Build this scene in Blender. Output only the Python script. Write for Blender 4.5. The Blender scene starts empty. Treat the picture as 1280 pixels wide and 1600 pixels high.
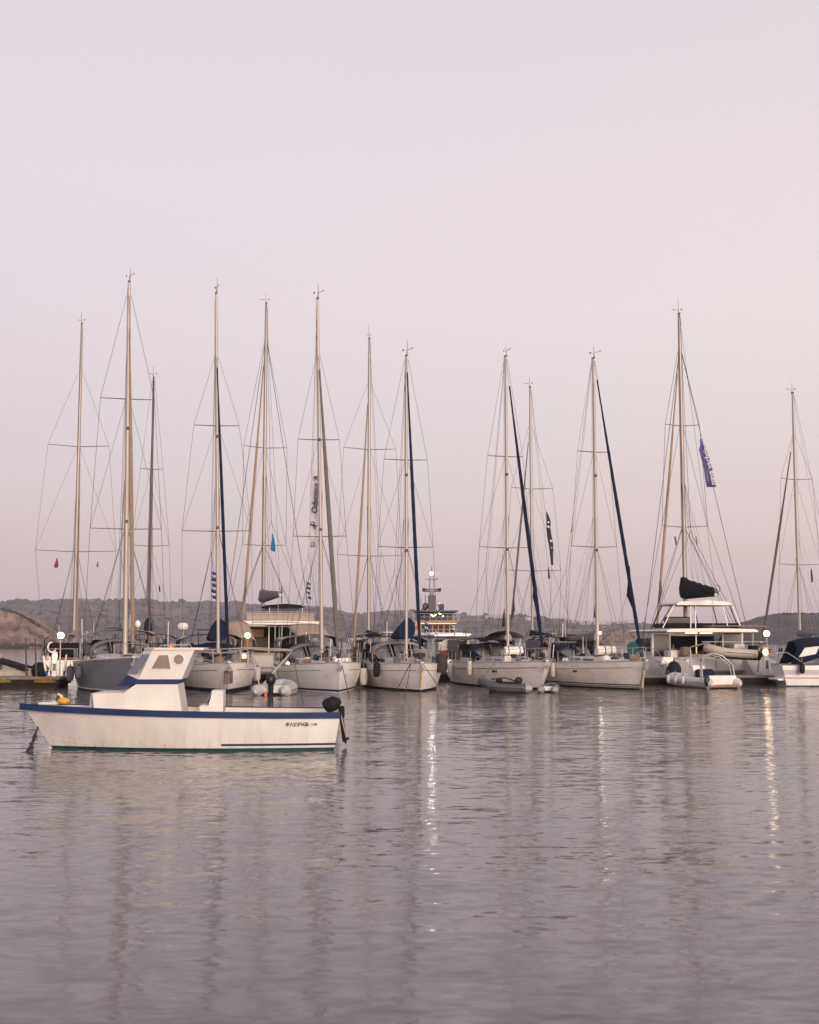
import bpy, math, random
from math import sin, cos, pi, radians, sqrt, atan2
from mathutils import Vector, Matrix, noise as mnoise
random.seed(7)
sc = bpy.context.scene
COL = sc.collection
# ------------------------------------------------------------------ camera
F = 2000.0                     # focal length in pixels of the 1280 px wide photograph
PITCH = math.atan(0.1); CAMH = 2.4
cam = bpy.data.cameras.new('camera'); camo = bpy.data.objects.new('camera', cam); COL.objects.link(camo)
cam.sensor_fit = 'VERTICAL'; cam.sensor_height = 36.0; cam.sensor_width = 28.8
cam.lens = 36.0*F/1600.0
cam.clip_start = 0.1; cam.clip_end = 30000
camo.location = (0, 0, CAMH); camo.rotation_euler = (pi/2+PITCH, 0, 0)
cam.dof.use_dof = True; cam.dof.focus_distance = 61.0; cam.dof.aperture_fstop = 2.6
sc.camera = camo
# ------------------------------------------------------------------ sky, sun, exposure
SUN_AZ = radians(25)           # towards the right of the viewer's back
SUN_EL = radians(9)
def srgb(r, g, b):
    return tuple(((c/255.0)/12.92 if c <= 10 else (((c/255.0)+0.055)/1.055)**2.4) for c in (r, g, b))
world = bpy.data.worlds.new('World'); sc.world = world; world.use_nodes = True
wt = world.node_tree; wt.nodes.clear(); WN = wt.nodes.new; WL = wt.links.new
wout = WN('ShaderNodeOutputWorld'); wadd = WN('ShaderNodeAddShader'); WL(wadd.outputs[0], wout.inputs[0])
bg1 = WN('ShaderNodeBackground'); bg2 = WN('ShaderNodeBackground')
WL(bg1.outputs[0], wadd.inputs[0]); WL(bg2.outputs[0], wadd.inputs[1])
nish = WN('ShaderNodeTexSky'); nish.sky_type = 'NISHITA'; nish.sun_disc = False
nish.sun_elevation = radians(2.0); nish.sun_rotation = pi - SUN_AZ; nish.dust_density = 2.0
WL(nish.outputs[0], bg2.inputs[0]); bg2.inputs[1].default_value = 0.05
wtc = WN('ShaderNodeTexCoord'); wsep = WN('ShaderNodeSeparateXYZ'); WL(wtc.outputs['Generated'], wsep.inputs[0])
def wramp(stops):
    r = WN('ShaderNodeValToRGB'); e = r.color_ramp.elements
    while len(e) > 1: e.remove(e[0])
    for i, (p, c) in enumerate(stops):
        el = e[0] if i == 0 else e.new(p)
        el.position = p; el.color = (*srgb(*c), 1)
    WL(wsep.outputs[2], r.inputs[0]); return r
cool = wramp([(0, (184,169,177)), (.05, (193,178,186)), (.15, (207,193,203)), (.25, (215,202,211)), (.34, (218,206,216)), (.46, (214,204,214)), (.7, (184,179,193)), (1, (158,158,178))])
warm = wramp([(0, (200,182,184)), (.05, (207,190,192)), (.15, (220,205,206)), (.25, (227,213,214)), (.34, (225,211,214)), (.46, (217,207,212)), (.7, (188,183,194)), (1, (158,158,178))])
wdot = WN('ShaderNodeVectorMath'); wdot.operation = 'DOT_PRODUCT'; WL(wtc.outputs['Generated'], wdot.inputs[0]); wdot.inputs[1].default_value = (1, -.25, 0)
wmr = WN('ShaderNodeMapRange'); WL(wdot.outputs['Value'], wmr.inputs[0])
wmr.inputs[1].default_value = -.65; wmr.inputs[2].default_value = .15
wmix = WN('ShaderNodeMix'); wmix.data_type = 'RGBA'; WL(wmr.outputs[0], wmix.inputs[0]); WL(cool.outputs[0], wmix.inputs[6]); WL(warm.outputs[0], wmix.inputs[7])
WL(wmix.outputs[2], bg1.inputs[0]); bg1.inputs[1].default_value = 1.06
sun = bpy.data.lights.new('sun', 'SUN'); suno = bpy.data.objects.new('sun', sun); COL.objects.link(suno)
sun.energy = 4.1; sun.color = (1, .83, .69); sun.angle = radians(36)
sd = Vector((-sin(SUN_AZ)*cos(SUN_EL), cos(SUN_AZ)*cos(SUN_EL), -sin(SUN_EL)))
suno.rotation_euler = sd.to_track_quat('-Z', 'Y').to_euler(); suno.location = (0, 0, 60)
vs = sc.view_settings; vs.view_transform = 'Standard'; vs.look = 'None'; vs.exposure = 0.0; vs.gamma = 1.0
try: vs.use_curve_mapping = False
except Exception: pass
sc.cycles.max_bounces = 8; sc.cycles.glossy_bounces = 3; sc.cycles.transmission_bounces = 4; sc.cycles.transparent_max_bounces = 8
sc.cycles.volume_bounces = 1; sc.cycles.sample_clamp_indirect = 8
sc.cycles.use_denoising = True; sc.cycles.caustics_reflective = False; sc.cycles.caustics_refractive = False

# ------------------------------------------------------------------ helpers
def W(px, py, d):
    """world point that stands at depth d under photograph pixel (px, py)"""
    xc = (px-640)/F; yc = (800-py)/F
    Y = cos(PITCH)-yc*sin(PITCH); Z = sin(PITCH)+yc*cos(PITCH)
    return Vector((xc*d/Y, d, CAMH+Z*d/Y))
def G(px, py):
    """point of the water surface under a photograph pixel"""
    yc = (800-py)/F; Y = cos(PITCH)-yc*sin(PITCH); Z = sin(PITCH)+yc*cos(PITCH)
    return W(px, py, -CAMH*Y/Z)
MATS = {}
def M(name, c, rough=.5, metal=0.0, var=.08, scale=4.0, emit=0, bump=0.0, coat=0.0, stretch=None, c2=None, trans=0.0, alpha=1.0):
    if name in MATS: return MATS[name]
    m = bpy.data.materials.new(name); m.use_nodes = True; t = m.node_tree; N = t.nodes; p = N['Principled BSDF']
    if len(c) == 3 and max(c) > 1.0: c = srgb(*c)
    p.inputs['Roughness'].default_value = rough; p.inputs['Metallic'].default_value = metal
    if rough >= .6 and emit == 0: p.inputs['Specular IOR Level'].default_value = .2
    if coat: p.inputs['Coat Weight'].default_value = coat; p.inputs['Coat Roughness'].default_value = .1
    if alpha < 1: p.inputs['Alpha'].default_value = alpha
    if trans: p.inputs['Transmission Weight'].default_value = trans
    tc = N.new('ShaderNodeTexCoord'); mp = N.new('ShaderNodeMapping'); t.links.new(tc.outputs['Object'], mp.inputs[0])
    if stretch: mp.inputs['Scale'].default_value = stretch
    nz = N.new('ShaderNodeTexNoise'); nz.inputs['Scale'].default_value = scale; nz.inputs['Detail'].default_value = 4; t.links.new(mp.outputs[0], nz.inputs[0])
    r = N.new('ShaderNodeValToRGB'); r.color_ramp.elements[0].position = .3; r.color_ramp.elements[1].position = .72
    lo = c2 if c2 else tuple(x*(1-var*1.6) for x in c); hi = tuple(min(1, x*(1+var)) for x in c)
    if c2 and max(c2) > 1: lo = srgb(*c2)
    r.color_ramp.elements[0].color = (*lo, 1); r.color_ramp.elements[1].color = (*hi, 1)
    t.links.new(nz.outputs[0], r.inputs[0]); t.links.new(r.outputs[0], p.inputs['Base Color'])
    if bump:
        b = N.new('ShaderNodeBump'); b.inputs['Strength'].default_value = bump; b.inputs['Distance'].default_value = .02
        t.links.new(nz.outputs[0], b.inputs['Height']); t.links.new(b.outputs[0], p.inputs['Normal'])
    if emit:
        p.inputs['Emission Color'].default_value = (*c, 1); p.inputs['Emission Strength'].default_value = emit
    MATS[name] = m; return m
class MB:
    def __init__(s): s.v = []; s.f = []
    def add(s, vs, fs):
        o = len(s.v); s.v += [tuple(v) for v in vs]; s.f += [tuple(i+o for i in f) for f in fs]; return s
    def grid(s, rows, closed=False):
        n = len(rows[0]); vs = [p for r in rows for p in r]; fs = []
        for i in range(len(rows)-1):
            for j in range(n if closed else n-1):
                k = (j+1) % n
                fs.append((i*n+j, i*n+k, (i+1)*n+k, (i+1)*n+j))
        return s.add(vs, fs)
    def box(s, c, d, rz=0.0, ry=0.0, taper=1.0):
        R = Matrix.Rotation(rz, 3, 'Z') @ Matrix.Rotation(ry, 3, 'Y'); vs = []
        for z in (-1, 1):
            k = taper if z > 0 else 1
            for x, y in ((-1,-1),(1,-1),(1,1),(-1,1)):
                vs.append(Vector(c)+R @ Vector((x*d[0]/2*k, y*d[1]/2*k, z*d[2]/2)))
        return s.add(vs, [(3,2,1,0),(4,5,6,7),(0,1,5,4),(1,2,6,5),(2,3,7,6),(3,0,4,7)])
    def rbox(s, c, d, r=.03, rz=0.0):
        """box with chamfered edges"""
        R = Matrix.Rotation(rz, 3, 'Z'); hx, hy, hz = (q/2 for q in d); r = min(r, hx*.9, hy*.9, hz*.9)
        def ring(ix, z):
            a, b = hx-ix, hy-ix
            q = r
            return [Vector(c)+R @ Vector(p) for p in ((-a+q,-b,z),(a-q,-b,z),(a,-b+q,z),(a,b-q,z),(a-q,b,z),(-a+q,b,z),(-a,b-q,z),(-a,-b+q,z))]
        rs = [ring(r*.9, -hz), ring(0, -hz+r), ring(0, hz-r), ring(r*.9, hz)]
        o = len(s.v); s.grid(rs, True)
        s.f.append(tuple(o+i for i in range(7, -1, -1))); s.f.append(tuple(o+24+i for i in range(8))); return s
    def tube(s, pts, r, n=6, cap=True, sq=1.0):
        pts = [Vector(p) for p in pts]; rows = []; up = None
        for i, p in enumerate(pts):
            a = pts[max(i-1, 0)]; b = pts[min(i+1, len(pts)-1)]; t = (b-a)
            t = t.normalized() if t.length > 1e-9 else Vector((0,0,1))
            if up is None: up = Vector((0,0,1)) if abs(t.z) < .9 else Vector((1,0,0))
            e1 = t.cross(up)
            if e1.length < 1e-6: e1 = t.orthogonal()
            e1.normalize(); e2 = e1.cross(t).normalized(); up = e2
            rr = r[i] if isinstance(r, (list, tuple)) else r
            rows.append([p+e1*(rr*cos(2*pi*k/n))+e2*(rr*sq*sin(2*pi*k/n)) for k in range(n)])
        o = len(s.v); s.grid(rows, True)
        if cap:
            s.f.append(tuple(o+k for k in range(n-1, -1, -1))); s.f.append(tuple(o+(len(rows)-1)*n+k for k in range(n)))
        return s
    def ell(s, c, d, n=12, m=8, power=1.0, R=None):
        rows = []
        for i in range(m+1):
            a = -pi/2+pi*i/m; ca = max(cos(a), 1e-4)**power; row = []
            for k in range(n):
                v = Vector((d[0]*ca*cos(2*pi*k/n), d[1]*ca*sin(2*pi*k/n), d[2]*sin(a)))
                row.append(Vector(c)+(R @ v if R else v))
            rows.append(row)
        return s.grid(rows, True)
    def prism(s, outline, y0, y1):
        """outline in x,z extruded along y"""
        n = len(outline); vs = [(x, y0, z) for x, z in outline]+[(x, y1, z) for x, z in outline]
        fs = [tuple(range(n)), tuple(range(2*n-1, n-1, -1))]+[(i, i+n, (i+1) % n+n, (i+1) % n) for i in range(n)]
        return s.add(vs, fs)
    def slab(s, outline, z0, z1):
        n = len(outline); vs = [(x, y, z0) for x, y in outline]+[(x, y, z1) for x, y in outline]
        fs = [tuple(range(n-1, -1, -1)), tuple(range(n, 2*n))]+[(i, (i+1) % n, (i+1) % n+n, i+n) for i in range(n)]
        return s.add(vs, fs)
    def build(s, name, mat, parent=None, smooth=False, ang=40, fix=True):
        me = bpy.data.meshes.new(name); me.from_pydata(s.v, [], s.f); me.update()
        if fix:
            import bmesh
            b = bmesh.new(); b.from_mesh(me); bmesh.ops.recalc_face_normals(b, faces=b.faces); b.to_mesh(me); b.free()
        me.materials.append(mat)
        if smooth:
            me.polygons.foreach_set('use_smooth', [True]*len(me.polygons))
            try: me.set_sharp_from_angle(angle=radians(ang))
            except Exception: pass
        o = bpy.data.objects.new(name, me); COL.objects.link(o)
        if parent: o.parent = parent
        return o
def solid(o, th):
    """give a sheet its own thickness"""
    m = o.modifiers.new('thickness', 'SOLIDIFY'); m.thickness = th; m.offset = 0; return o
def tag(o, label=None, cat=None, group=None, kind=None):
    if label: o['label'] = label
    if cat: o['category'] = cat
    if group: o['group'] = group
    if kind: o['kind'] = kind
    return o
def thing(name, label, cat, loc=(0,0,0), rz=0.0, group=None):
    o = bpy.data.objects.new(name, None); o.empty_display_size = .3; COL.objects.link(o); o.location = loc; o.rotation_euler = (0, 0, rz)
    return tag(o, label, cat, group)
def text_part(s, size, mat, parent, mw, name='lettering', align='CENTER', depth=.002, shear=0):
    cu = bpy.data.curves.new('t', 'FONT'); cu.body = s; cu.size = size; cu.align_x = align; cu.align_y = 'CENTER'; cu.extrude = depth; cu.shear = shear; cu.resolution_u = 3; cu.offset = size*.02
    to = bpy.data.objects.new('t', cu); COL.objects.link(to); bpy.context.view_layer.update()
    me = bpy.data.meshes.new_from_object(to.evaluated_get(bpy.context.evaluated_depsgraph_get()))
    bpy.data.objects.remove(to); me.name = name; me.materials.clear(); me.materials.append(mat)
    o = bpy.data.objects.new(name, me); COL.objects.link(o); o.parent = parent; o.matrix_local = mw; return o
def frame(origin, xaxis, yaxis):
    x = Vector(xaxis).normalized(); y = Vector(yaxis); y = (y-x*y.dot(x)).normalized(); z = x.cross(y)
    m = Matrix.Identity(4)
    for i in range(3): m[i][0] = x[i]; m[i][1] = y[i]; m[i][2] = z[i]; m[i][3] = origin[i]
    return m
def smooth(a, b, x):
    t = min(1, max(0, (x-a)/(b-a))); return t*t*(3-2*t)
# ------------------------------------------------------------------ materials
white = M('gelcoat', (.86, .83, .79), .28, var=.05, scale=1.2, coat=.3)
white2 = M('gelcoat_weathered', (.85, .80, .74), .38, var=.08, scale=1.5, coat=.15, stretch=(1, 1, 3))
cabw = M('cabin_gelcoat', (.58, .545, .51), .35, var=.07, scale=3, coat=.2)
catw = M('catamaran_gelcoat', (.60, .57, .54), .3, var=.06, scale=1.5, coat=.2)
deckm = M('deck_nonskid', (.46, .44, .41), .7, var=.06, scale=14, bump=.2)
greyh = M('grey_paint', (.16, .165, .18), .3, var=.06, scale=1.5, coat=.4)
navy = M('navy_paint', (.018, .03, .09), .6, var=.1)
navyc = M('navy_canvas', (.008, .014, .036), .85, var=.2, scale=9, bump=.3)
bluec = M('blue_canvas', (.007, .020, .050), .85, var=.2, scale=9, bump=.3)
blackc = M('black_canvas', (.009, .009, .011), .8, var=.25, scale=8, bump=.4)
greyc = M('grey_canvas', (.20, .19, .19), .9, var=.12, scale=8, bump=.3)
lgreyc = M('light_grey_canvas', (.33, .30, .285), .9, var=.1, scale=8, bump=.3)
tanc = M('tan_canvas', (.42, .31, .24), .9, var=.12, scale=7, bump=.3)
creamsail = M('cream_sailcloth', (.44, .33, .25), .85, var=.12, scale=5, stretch=(3, 3, .4))
olivesail = M('olive_grey_sailcloth', (.15, .135, .12), .85, var=.15, scale=5, stretch=(3, 3, .4))
alu = M('anodised_mast', (.50, .43, .385), .5, metal=.12, var=.06, scale=2, stretch=(1, 1, .2))
wood = M('varnished_spar', (.28, .19, .13), .4, var=.2, scale=6, stretch=(4, 4, .3), coat=.3)
darkspar = M('dark_spar', (.07, .05, .055), .4, var=.15)
steel = M('stainless', (.40, .385, .375), .45, metal=.35, var=.05)
wire = M('rigging_wire', (.035, .032, .036), .45, metal=.3, var=.1)
ropew = M('rope_pale', (.42, .38, .33), .9, var=.15, scale=30)
roped = M('rope_dark', (.05, .045, .05), .9, var=.2, scale=30)
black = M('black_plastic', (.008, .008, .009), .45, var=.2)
rubber = M('dark_rubber', (.012, .012, .013), .7, var=.2)
glassd = M('dark_window', (.02, .022, .027), .07, var=.1, coat=.5)
vinyl = M('clear_vinyl_window', (.16, .15, .15), .12, var=.08, scale=3, coat=.6)
antif = M('antifouling_dark', (.008, .009, .012), .7, var=.2)
antig = M('antifouling_green', (.01, .055, .055), .6, var=.2)
redp = M('red_paint', (.30, .03, .025), .5, var=.1)
bluep = M('blue_gunwale_paint', (.018, .035, .105), .6, var=.12, scale=3)
greyp = M('grey_line_paint', (.16, .15, .15), .5, var=.1)
teak = M('weathered_teak', (.25, .18, .13), .75, var=.2, scale=8, stretch=(.4, 5, 5))
pvcg = M('grey_pvc_tube', (.075, .072, .075), .45, var=.08, scale=4)
pvcw = M('pale_pvc_tube', (.60, .58, .57), .4, var=.07, scale=4)
fendw = M('white_fender', (.66, .62, .57), .45, var=.1, scale=6)
fendd = M('charcoal_fender', (.014, .015, .018), .75, var=.2)
fendg = M('grey_fender', (.12, .12, .13), .7, var=.15)
# ------------------------------------------------------------------ water
def water_material():
    m = bpy.data.materials.new('harbour_water'); m.use_nodes = True; t = m.node_tree; N = t.nodes; p = N['Principled BSDF']; L = t.links.new
    p.inputs['Base Color'].default_value = (.128, .108, .115, 1); p.inputs['Roughness'].default_value = .075; p.inputs['IOR'].default_value = 1.333
    g = N.new('ShaderNodeNewGeometry')
    def slope(scale, detail, amp, sx=1.0, sy=1.0, seed=0.0):
        mp = N.new('ShaderNodeMapping'); mp.inputs['Scale'].default_value = (sx, sy, 1); mp.inputs['Location'].default_value = (seed, seed*.7, seed); mp.inputs['Rotation'].default_value = (0, 0, .12)
        L(g.outputs['Position'], mp.inputs[0])
        nz = N.new('ShaderNodeTexNoise'); nz.inputs['Scale'].default_value = scale; nz.inputs['Detail'].default_value = detail; nz.inputs['Roughness'].default_value = .55
        L(mp.outputs[0], nz.inputs[0])
        a = N.new('ShaderNodeVectorMath'); a.operation = 'SUBTRACT'; L(nz.outputs['Color'], a.inputs[0]); a.inputs[1].default_value = (.5, .5, .5)
        b = N.new('ShaderNodeVectorMath'); b.operation = 'MULTIPLY'; L(a.outputs[0], b.inputs[0]); b.inputs[1].default_value = (amp*.32, amp, 0)
        return b.outputs[0]
    def add(a, b):
        v = N.new('ShaderNodeVectorMath'); v.operation = 'ADD'; L(a, v.inputs[0]); L(b, v.inputs[1]); return v.outputs[0]
    swell = slope(.6, 2, .07, .4, 1.0, 3.1)
    ripple = slope(4.2, 3, .34, .36, 1.0, 11.7)
    fine = slope(12.0, 2, .30, .42, 1.0, 23.0)
    # calm and ruffled patches
    mp = N.new('ShaderNodeMapping'); mp.inputs['Scale'].default_value = (.035, .11, 1); L(g.outputs['Position'], mp.inputs[0])
    pn = N.new('ShaderNodeTexNoise'); pn.inputs['Scale'].default_value = 1.0; pn.inputs['Detail'].default_value = 3; L(mp.outputs[0], pn.inputs[0])
    mr = N.new('ShaderNodeMapRange'); L(pn.outputs[0], mr.inputs[0]); mr.inputs[1].default_value = .34; mr.inputs[2].default_value = .66; mr.inputs[3].default_value = .45; mr.inputs[4].default_value = 1.4
    sc2 = N.new('ShaderNodeVectorMath'); sc2.operation = 'SCALE'; L(add(ripple, fine), sc2.inputs[0]); L(mr.outputs[0], sc2.inputs['Scale'])
    s = add(swell, sc2.outputs[0])
    up = N.new('ShaderNodeVectorMath'); up.operation = 'ADD'; L(s, up.inputs[0]); up.inputs[1].default_value = (0, 0, 1)
    nn = N.new('ShaderNodeVectorMath'); nn.operation = 'NORMALIZE'; L(up.outputs[0], nn.inputs[0])
    L(nn.outputs[0], p.inputs['Normal'])
    return m
wm = water_material()
mb = MB(); R0 = 9000
ys = [-400, 0, 20, 45, 80, 150, 400, 1200, 4000, R0]; xs = [-R0, -3000, -800, -150, -40, 0, 40, 150, 800, 3000, R0]
mb.grid([[(x, y, 0) for x in xs] for y in ys])
tag(mb.build('water', wm), kind='structure')
# ------------------------------------------------------------------ hills and cliffs
def interp(tab, x):
    if x <= tab[0][0]: return tab[0][1]
    for (a, b), (c, d) in zip(tab, tab[1:]):
        if x <= c: return b+(d-b)*(x-a)/(c-a)
    return tab[-1][1]
def rock_mat(name, a, b, c, sc_, stretch, bump):
    m = bpy.data.materials.new(name); m.use_nodes = True; t = m.node_tree; N = t.nodes; p = N['Principled BSDF']; L = t.links.new
    p.inputs['Roughness'].default_value = .95
    g = N.new('ShaderNodeNewGeometry'); mp = N.new('ShaderNodeMapping'); mp.inputs['Scale'].default_value = stretch; L(g.outputs['Position'], mp.inputs[0])
    n1 = N.new('ShaderNodeTexNoise'); n1.inputs['Scale'].default_value = sc_; n1.inputs['Detail'].default_value = 8; n1.inputs['Roughness'].default_value = .68; L(mp.outputs[0], n1.inputs[0])
    r = N.new('ShaderNodeValToRGB'); e = r.color_ramp.elements; e[0].position = .39; e[0].color = (*a, 1); e[1].position = .64; e[1].color = (*c, 1)
    k = e.new(.5); k.color = (*b, 1); L(n1.outputs[0], r.inputs[0]); L(r.outputs[0], p.inputs['Base Color'])
    bp = N.new('ShaderNodeBump'); bp.inputs['Strength'].default_value = bump; bp.inputs['Distance'].default_value = 3; L(n1.outputs[0], bp.inputs['Height']); L(bp.outputs[0], p.inputs['Normal'])
    return m
hillm = rock_mat('scrub_hillside', (.018, .019, .018), (.050, .040, .038), (.17, .115, .10), .018, (.8, 1, 1.8), 1.0)
hillm2 = rock_mat('dark_hillside', (.022, .024, .023), (.045, .042, .041), (.10, .08, .075), .06, (.7, 1, 2), 1.0)
cliffm = rock_mat('ochre_cliff', (.09, .065, .058), (.22, .155, .13), (.42, .295, .235), .16, (1, 1, .45), 1.0)
def hill(name, ridge, d, shore, deep, px0, px1, mat, amp, seed, step=6, rows=26):
    """a ridge whose crest runs at depth d, falling to the shore in front of it"""
    mb = MB(); rs = []
    cols = [px0+i*step for i in range(int((px1-px0)/step)+1)]
    for i in range(rows+1):
        k = i/rows; row = []
        for px in cols:
            top = W(px, interp(ridge, px), d)
            y = shore+(deep-shore)*k
            kk = (y-shore)/(d-shore)
            prof = smooth(0, 1, kk)**.8 if kk <= 1 else max(0.0, 1-((y-d)/(deep-d))**2*.9)
            x = top.x*(.97+.03*kk)
            n = mnoise.fractal(Vector((x*.9/d*14+seed, y/d*14, seed)), 1.0, 2.0, 6)
            n2 = mnoise.noise(Vector((x/d*120, y/d*120, seed)))
            z = (top.z+.5)*prof+(n*amp+n2*amp*.22)*min(1, prof*2.2)-.5
            row.append((x, y, z))
        rs.append(row)
    mb.grid(rs); o = mb.build(name, mat, smooth=True, ang=80)
    tag(o, kind='structure'); bpy.context.view_layer.update()
    return o
ridge = [(-500, 946), (-200, 942), (0, 941), (60, 939), (130, 938), (230, 938), (262, 944), (300, 944), (380, 948), (400, 953), (440, 950), (500, 952), (525, 955), (555, 963), (575, 960), (610, 956), (660, 957), (700, 962), (730, 965), (790, 967), (850, 971), (905, 977), (960, 979), (1010, 982), (1100, 982), (1200, 980), (1500, 975), (1800, 970)]
FARHILL = hill('far_hill', ridge, 2000, 1250, 2900, -500, 1800, hillm, 8.0, 3.3, 5, 40)
hill('headland_hill', [(1120, 999), (1135, 984), (1155, 977), (1180, 974), (1195, 968), (1215, 962), (1235, 960), (1290, 961), (1380, 958), (1600, 965), (1900, 999)], 900, 700, 1250, 1120, 1900, hillm2, 3.6, 8.1, 3, 30)
def cliff(name, ridge, d, px0, px1, depth, seed, step=1.0):
    mb = MB(); rs = []
    cols = [px0+i*step for i in range(int((px1-px0)/step)+1)]
    for px in cols:
        top = W(px, interp(ridge, px), d); H = max(top.z, .4); row = []
        for k in range(15):
            u = k/14
            z = -1+(H+1)*u
            n = mnoise.fractal(Vector((top.x*.11+seed, z*.05, seed)), 1.0, 2.0, 6)*5.0*sin(pi*min(1, u*1.05))
            gully = -5.0*abs(mnoise.noise(Vector((top.x*.16, z*.02, seed+5))))
            n += 1.3*mnoise.fractal(Vector((top.x*.55, z*.18, seed)), .8, 2.0, 4)
            row.append((top.x, d-depth*.35*(1-u)**1.2+n+gully, z+ (mnoise.noise(Vector((top.x*.2, u*3, seed)))*.5 if k == 14 else 0)))
        row.append((top.x*1.02, d+depth*.5, H*.96)); row.append((top.x*1.05, d+depth, -1))
        rs.append(row)
    mb.grid(rs); o = mb.build(name, cliffm, smooth=True, ang=50); return tag(o, kind='structure')
cliff('sea_cliff', [(-260, 930), (-60, 946), (0, 953), (22, 958), (40, 967), (58, 979), (75, 992), (86, 1000), (98, 1008), (108, 1012)], 395, -260, 108, 60, 2.0)
cliff('inner_cliff', [(936, 1003), (948, 992), (962, 986), (985, 984), (1010, 985), (1040, 987), (1080, 994), (1110, 1003)], 620, 936, 1110, 60, 6.0)
# strip of dark rock shelf under the left cliff
mb = MB()
for i in range(26):
    p = G(-70+i*6.0, 1012.4+random.uniform(-.3, .4)); s_ = random.uniform(1.5, 3.4)
    mb.ell((p.x, p.y, .3), (s_, s_*.7, random.uniform(.5, 1.5)), 7, 4)
tag(mb.build('shore_rocks', M('dark_shore_rock', (.05, .045, .045), .9, var=.3, scale=.6)), kind='stuff')
# scrub on the ridges
mb = MB(); rnd = random.Random(5)
def bush(p, r):
    a = rnd.uniform(0, 6)
    mb.ell((p.x, p.y, p.z+r*.35), (r*rnd.uniform(.8, 1.5), r, r*rnd.uniform(.55, .9)), 6, 4, R=Matrix.Rotation(a, 3, 'Z'))
for i in range(420):
    px = rnd.uniform(-60, 1330); bush(W(px, interp(ridge, px)+rnd.uniform(.2, 2.0), 2000), rnd.uniform(1.2, 4.2))
for i in range(150):
    px = rnd.uniform(1150, 1300)
    y = interp([(1155, 977), (1180, 974), (1195, 968), (1215, 962), (1235, 960), (1290, 961)], px)
    bush(W(px, y+rnd.uniform(0, 1.2), 898), rnd.uniform(.5, 1.7))
for i in range(90):
    px = rnd.uniform(-90, 41); bush(W(px, 1011.6+rnd.uniform(-.6, .6), 373), rnd.uniform(.5, 1.1))
for i in range(60):
    px = rnd.uniform(-60, 60); p_ = W(px, interp([(-60, 946), (0, 953), (22, 958), (40, 967), (58, 979)], px)+.4, 397); bush(p_, rnd.uniform(.35, .9))
for i in range(1500):
    px = rnd.uniform(-40, 1320); yy = rnd.uniform(1270, 1990); x_ = W(px, 980, yy).x; hit = FARHILL.ray_cast(Vector((x_, yy, 500)), Vector((0, 0, -1)))
    if hit[0] and hit[1].z > 2: bush(hit[1], rnd.uniform(.9, 3.2)*(1.6 if rnd.random() < .12 else 1))
for px in (846+7, 915, 951, 962, 975, 990, 1000, 1010): bush(W(px, interp(ridge, px)+.5, 1990), rnd.uniform(4, 6.5))
tag(mb.build('hillside_scrub', M('scrub_foliage', (.048, .046, .042), .9, var=.4, scale=.08)), kind='stuff')
# houses on the ridge
whitew = M('limewashed_wall', (.50, .45, .42), .9, var=.08, scale=.4)
def house(px, py, d, w, h, label, dep=7, group='white houses on the far ridge'):
    p = W(px, py, d); hit = FARHILL.ray_cast(Vector((p.x, p.y, 500)), Vector((0, 0, -1)))
    if hit[0]: p.z = hit[1].z
    t = thing('hillside_house', label, 'house', (p.x, p.y, p.z), random.uniform(-.1, .1), group)
    MB().box((0, dep/2, h/2-3), (w, dep, h+6)).build('wall', whitew, t)
    MB().box((0, dep/2, h+.25), (w+.5, dep+.5, .5)).build('roof', M('flat_roof', (.35, .30, .28), .9), t)
    n = max(1, int(w/3.2))
    for i in range(n):
        MB().box((-w/2+w*(i+.5)/n, -.08, h*.5), (w/n*.42, .2, h*.42)).build('window', glassd, t)
hr = random.Random(3)
xs_ = [886, 898, 909, 921, 931, 942, 953, 964, 975, 985]
for i, px in enumerate(xs_):
    house(px, 982.5+.15*i, 1900, hr.uniform(6, 11), hr.uniform(4.2, 6.2), 'small white flat-roofed house in the row along the far ridge')
for px, py, w in ((768, 981, 9), (777, 982, 11), (786, 980, 7), (826, 978, 8), (762, 984, 6)):
    house(px, py+2, 1800, w, 4.2, 'white house low on the far hillside behind the rigging', group='white houses on the far slope')
for px, py, w in ((478, 1003, 7), (492, 1001, 6), (548, 1004, 8), (561, 1000, 6), (598, 1002, 7), (520, 998, 5)):
    house(px, py, 1300, w*.7, 3.2, 'tiny pale house at the foot of the far hill', group='pale houses by the far shore')
# ------------------------------------------------------------------ pontoons
conc = M('pontoon_concrete', (.23, .19, .16), .85, var=.2, scale=2.5, bump=.4)
pdark = M('pontoon_float', (.03, .022, .018), .8, var=.3, scale=2)
pyel = M('yellow_fender_board', (.20, .13, .03), .7, var=.35, scale=3)
def pontoon(label, x0, x1, y0, y1, zt, yellow=()):
    t = thing('pontoon', label, 'pontoon', ((x0+x1)/2, (y0+y1)/2, 0))
    w = x1-x0; dp = y1-y0; n = max(2, int(w/2.4)); pm = None
    for i in range(n):
        x = -w/2+w*(i+.5)/n
        if pm is None:
            o = MB().rbox((0, 0, zt-.06), (w/n-.03, dp, .12), .02).build('deck_panel', conc, t); pm = o.data
        else:
            o = bpy.data.objects.new('deck_panel', pm); COL.objects.link(o); o.parent = t
        o.location = (x, 0, 0)
    MB().box((0, 0, zt-.24), (w-.1, dp-.16, .22)).build('frame', pdark, t)
    for i in range(max(2, int(w/4))):
        x = -w/2+w*(i+.5)/max(2, int(w/4))
        MB().rbox((x, 0, .02), (w/max(2, int(w/4))-.35, dp-.3, .6), .08).build('float', pdark, t)
    for a, b in yellow:
        MB().rbox(((a+b)/2-(x0+x1)/2, -dp/2-.03, zt-.17), (b-a, .06, .2), .015).build('fender_board', pyel, t)
    return t
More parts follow.
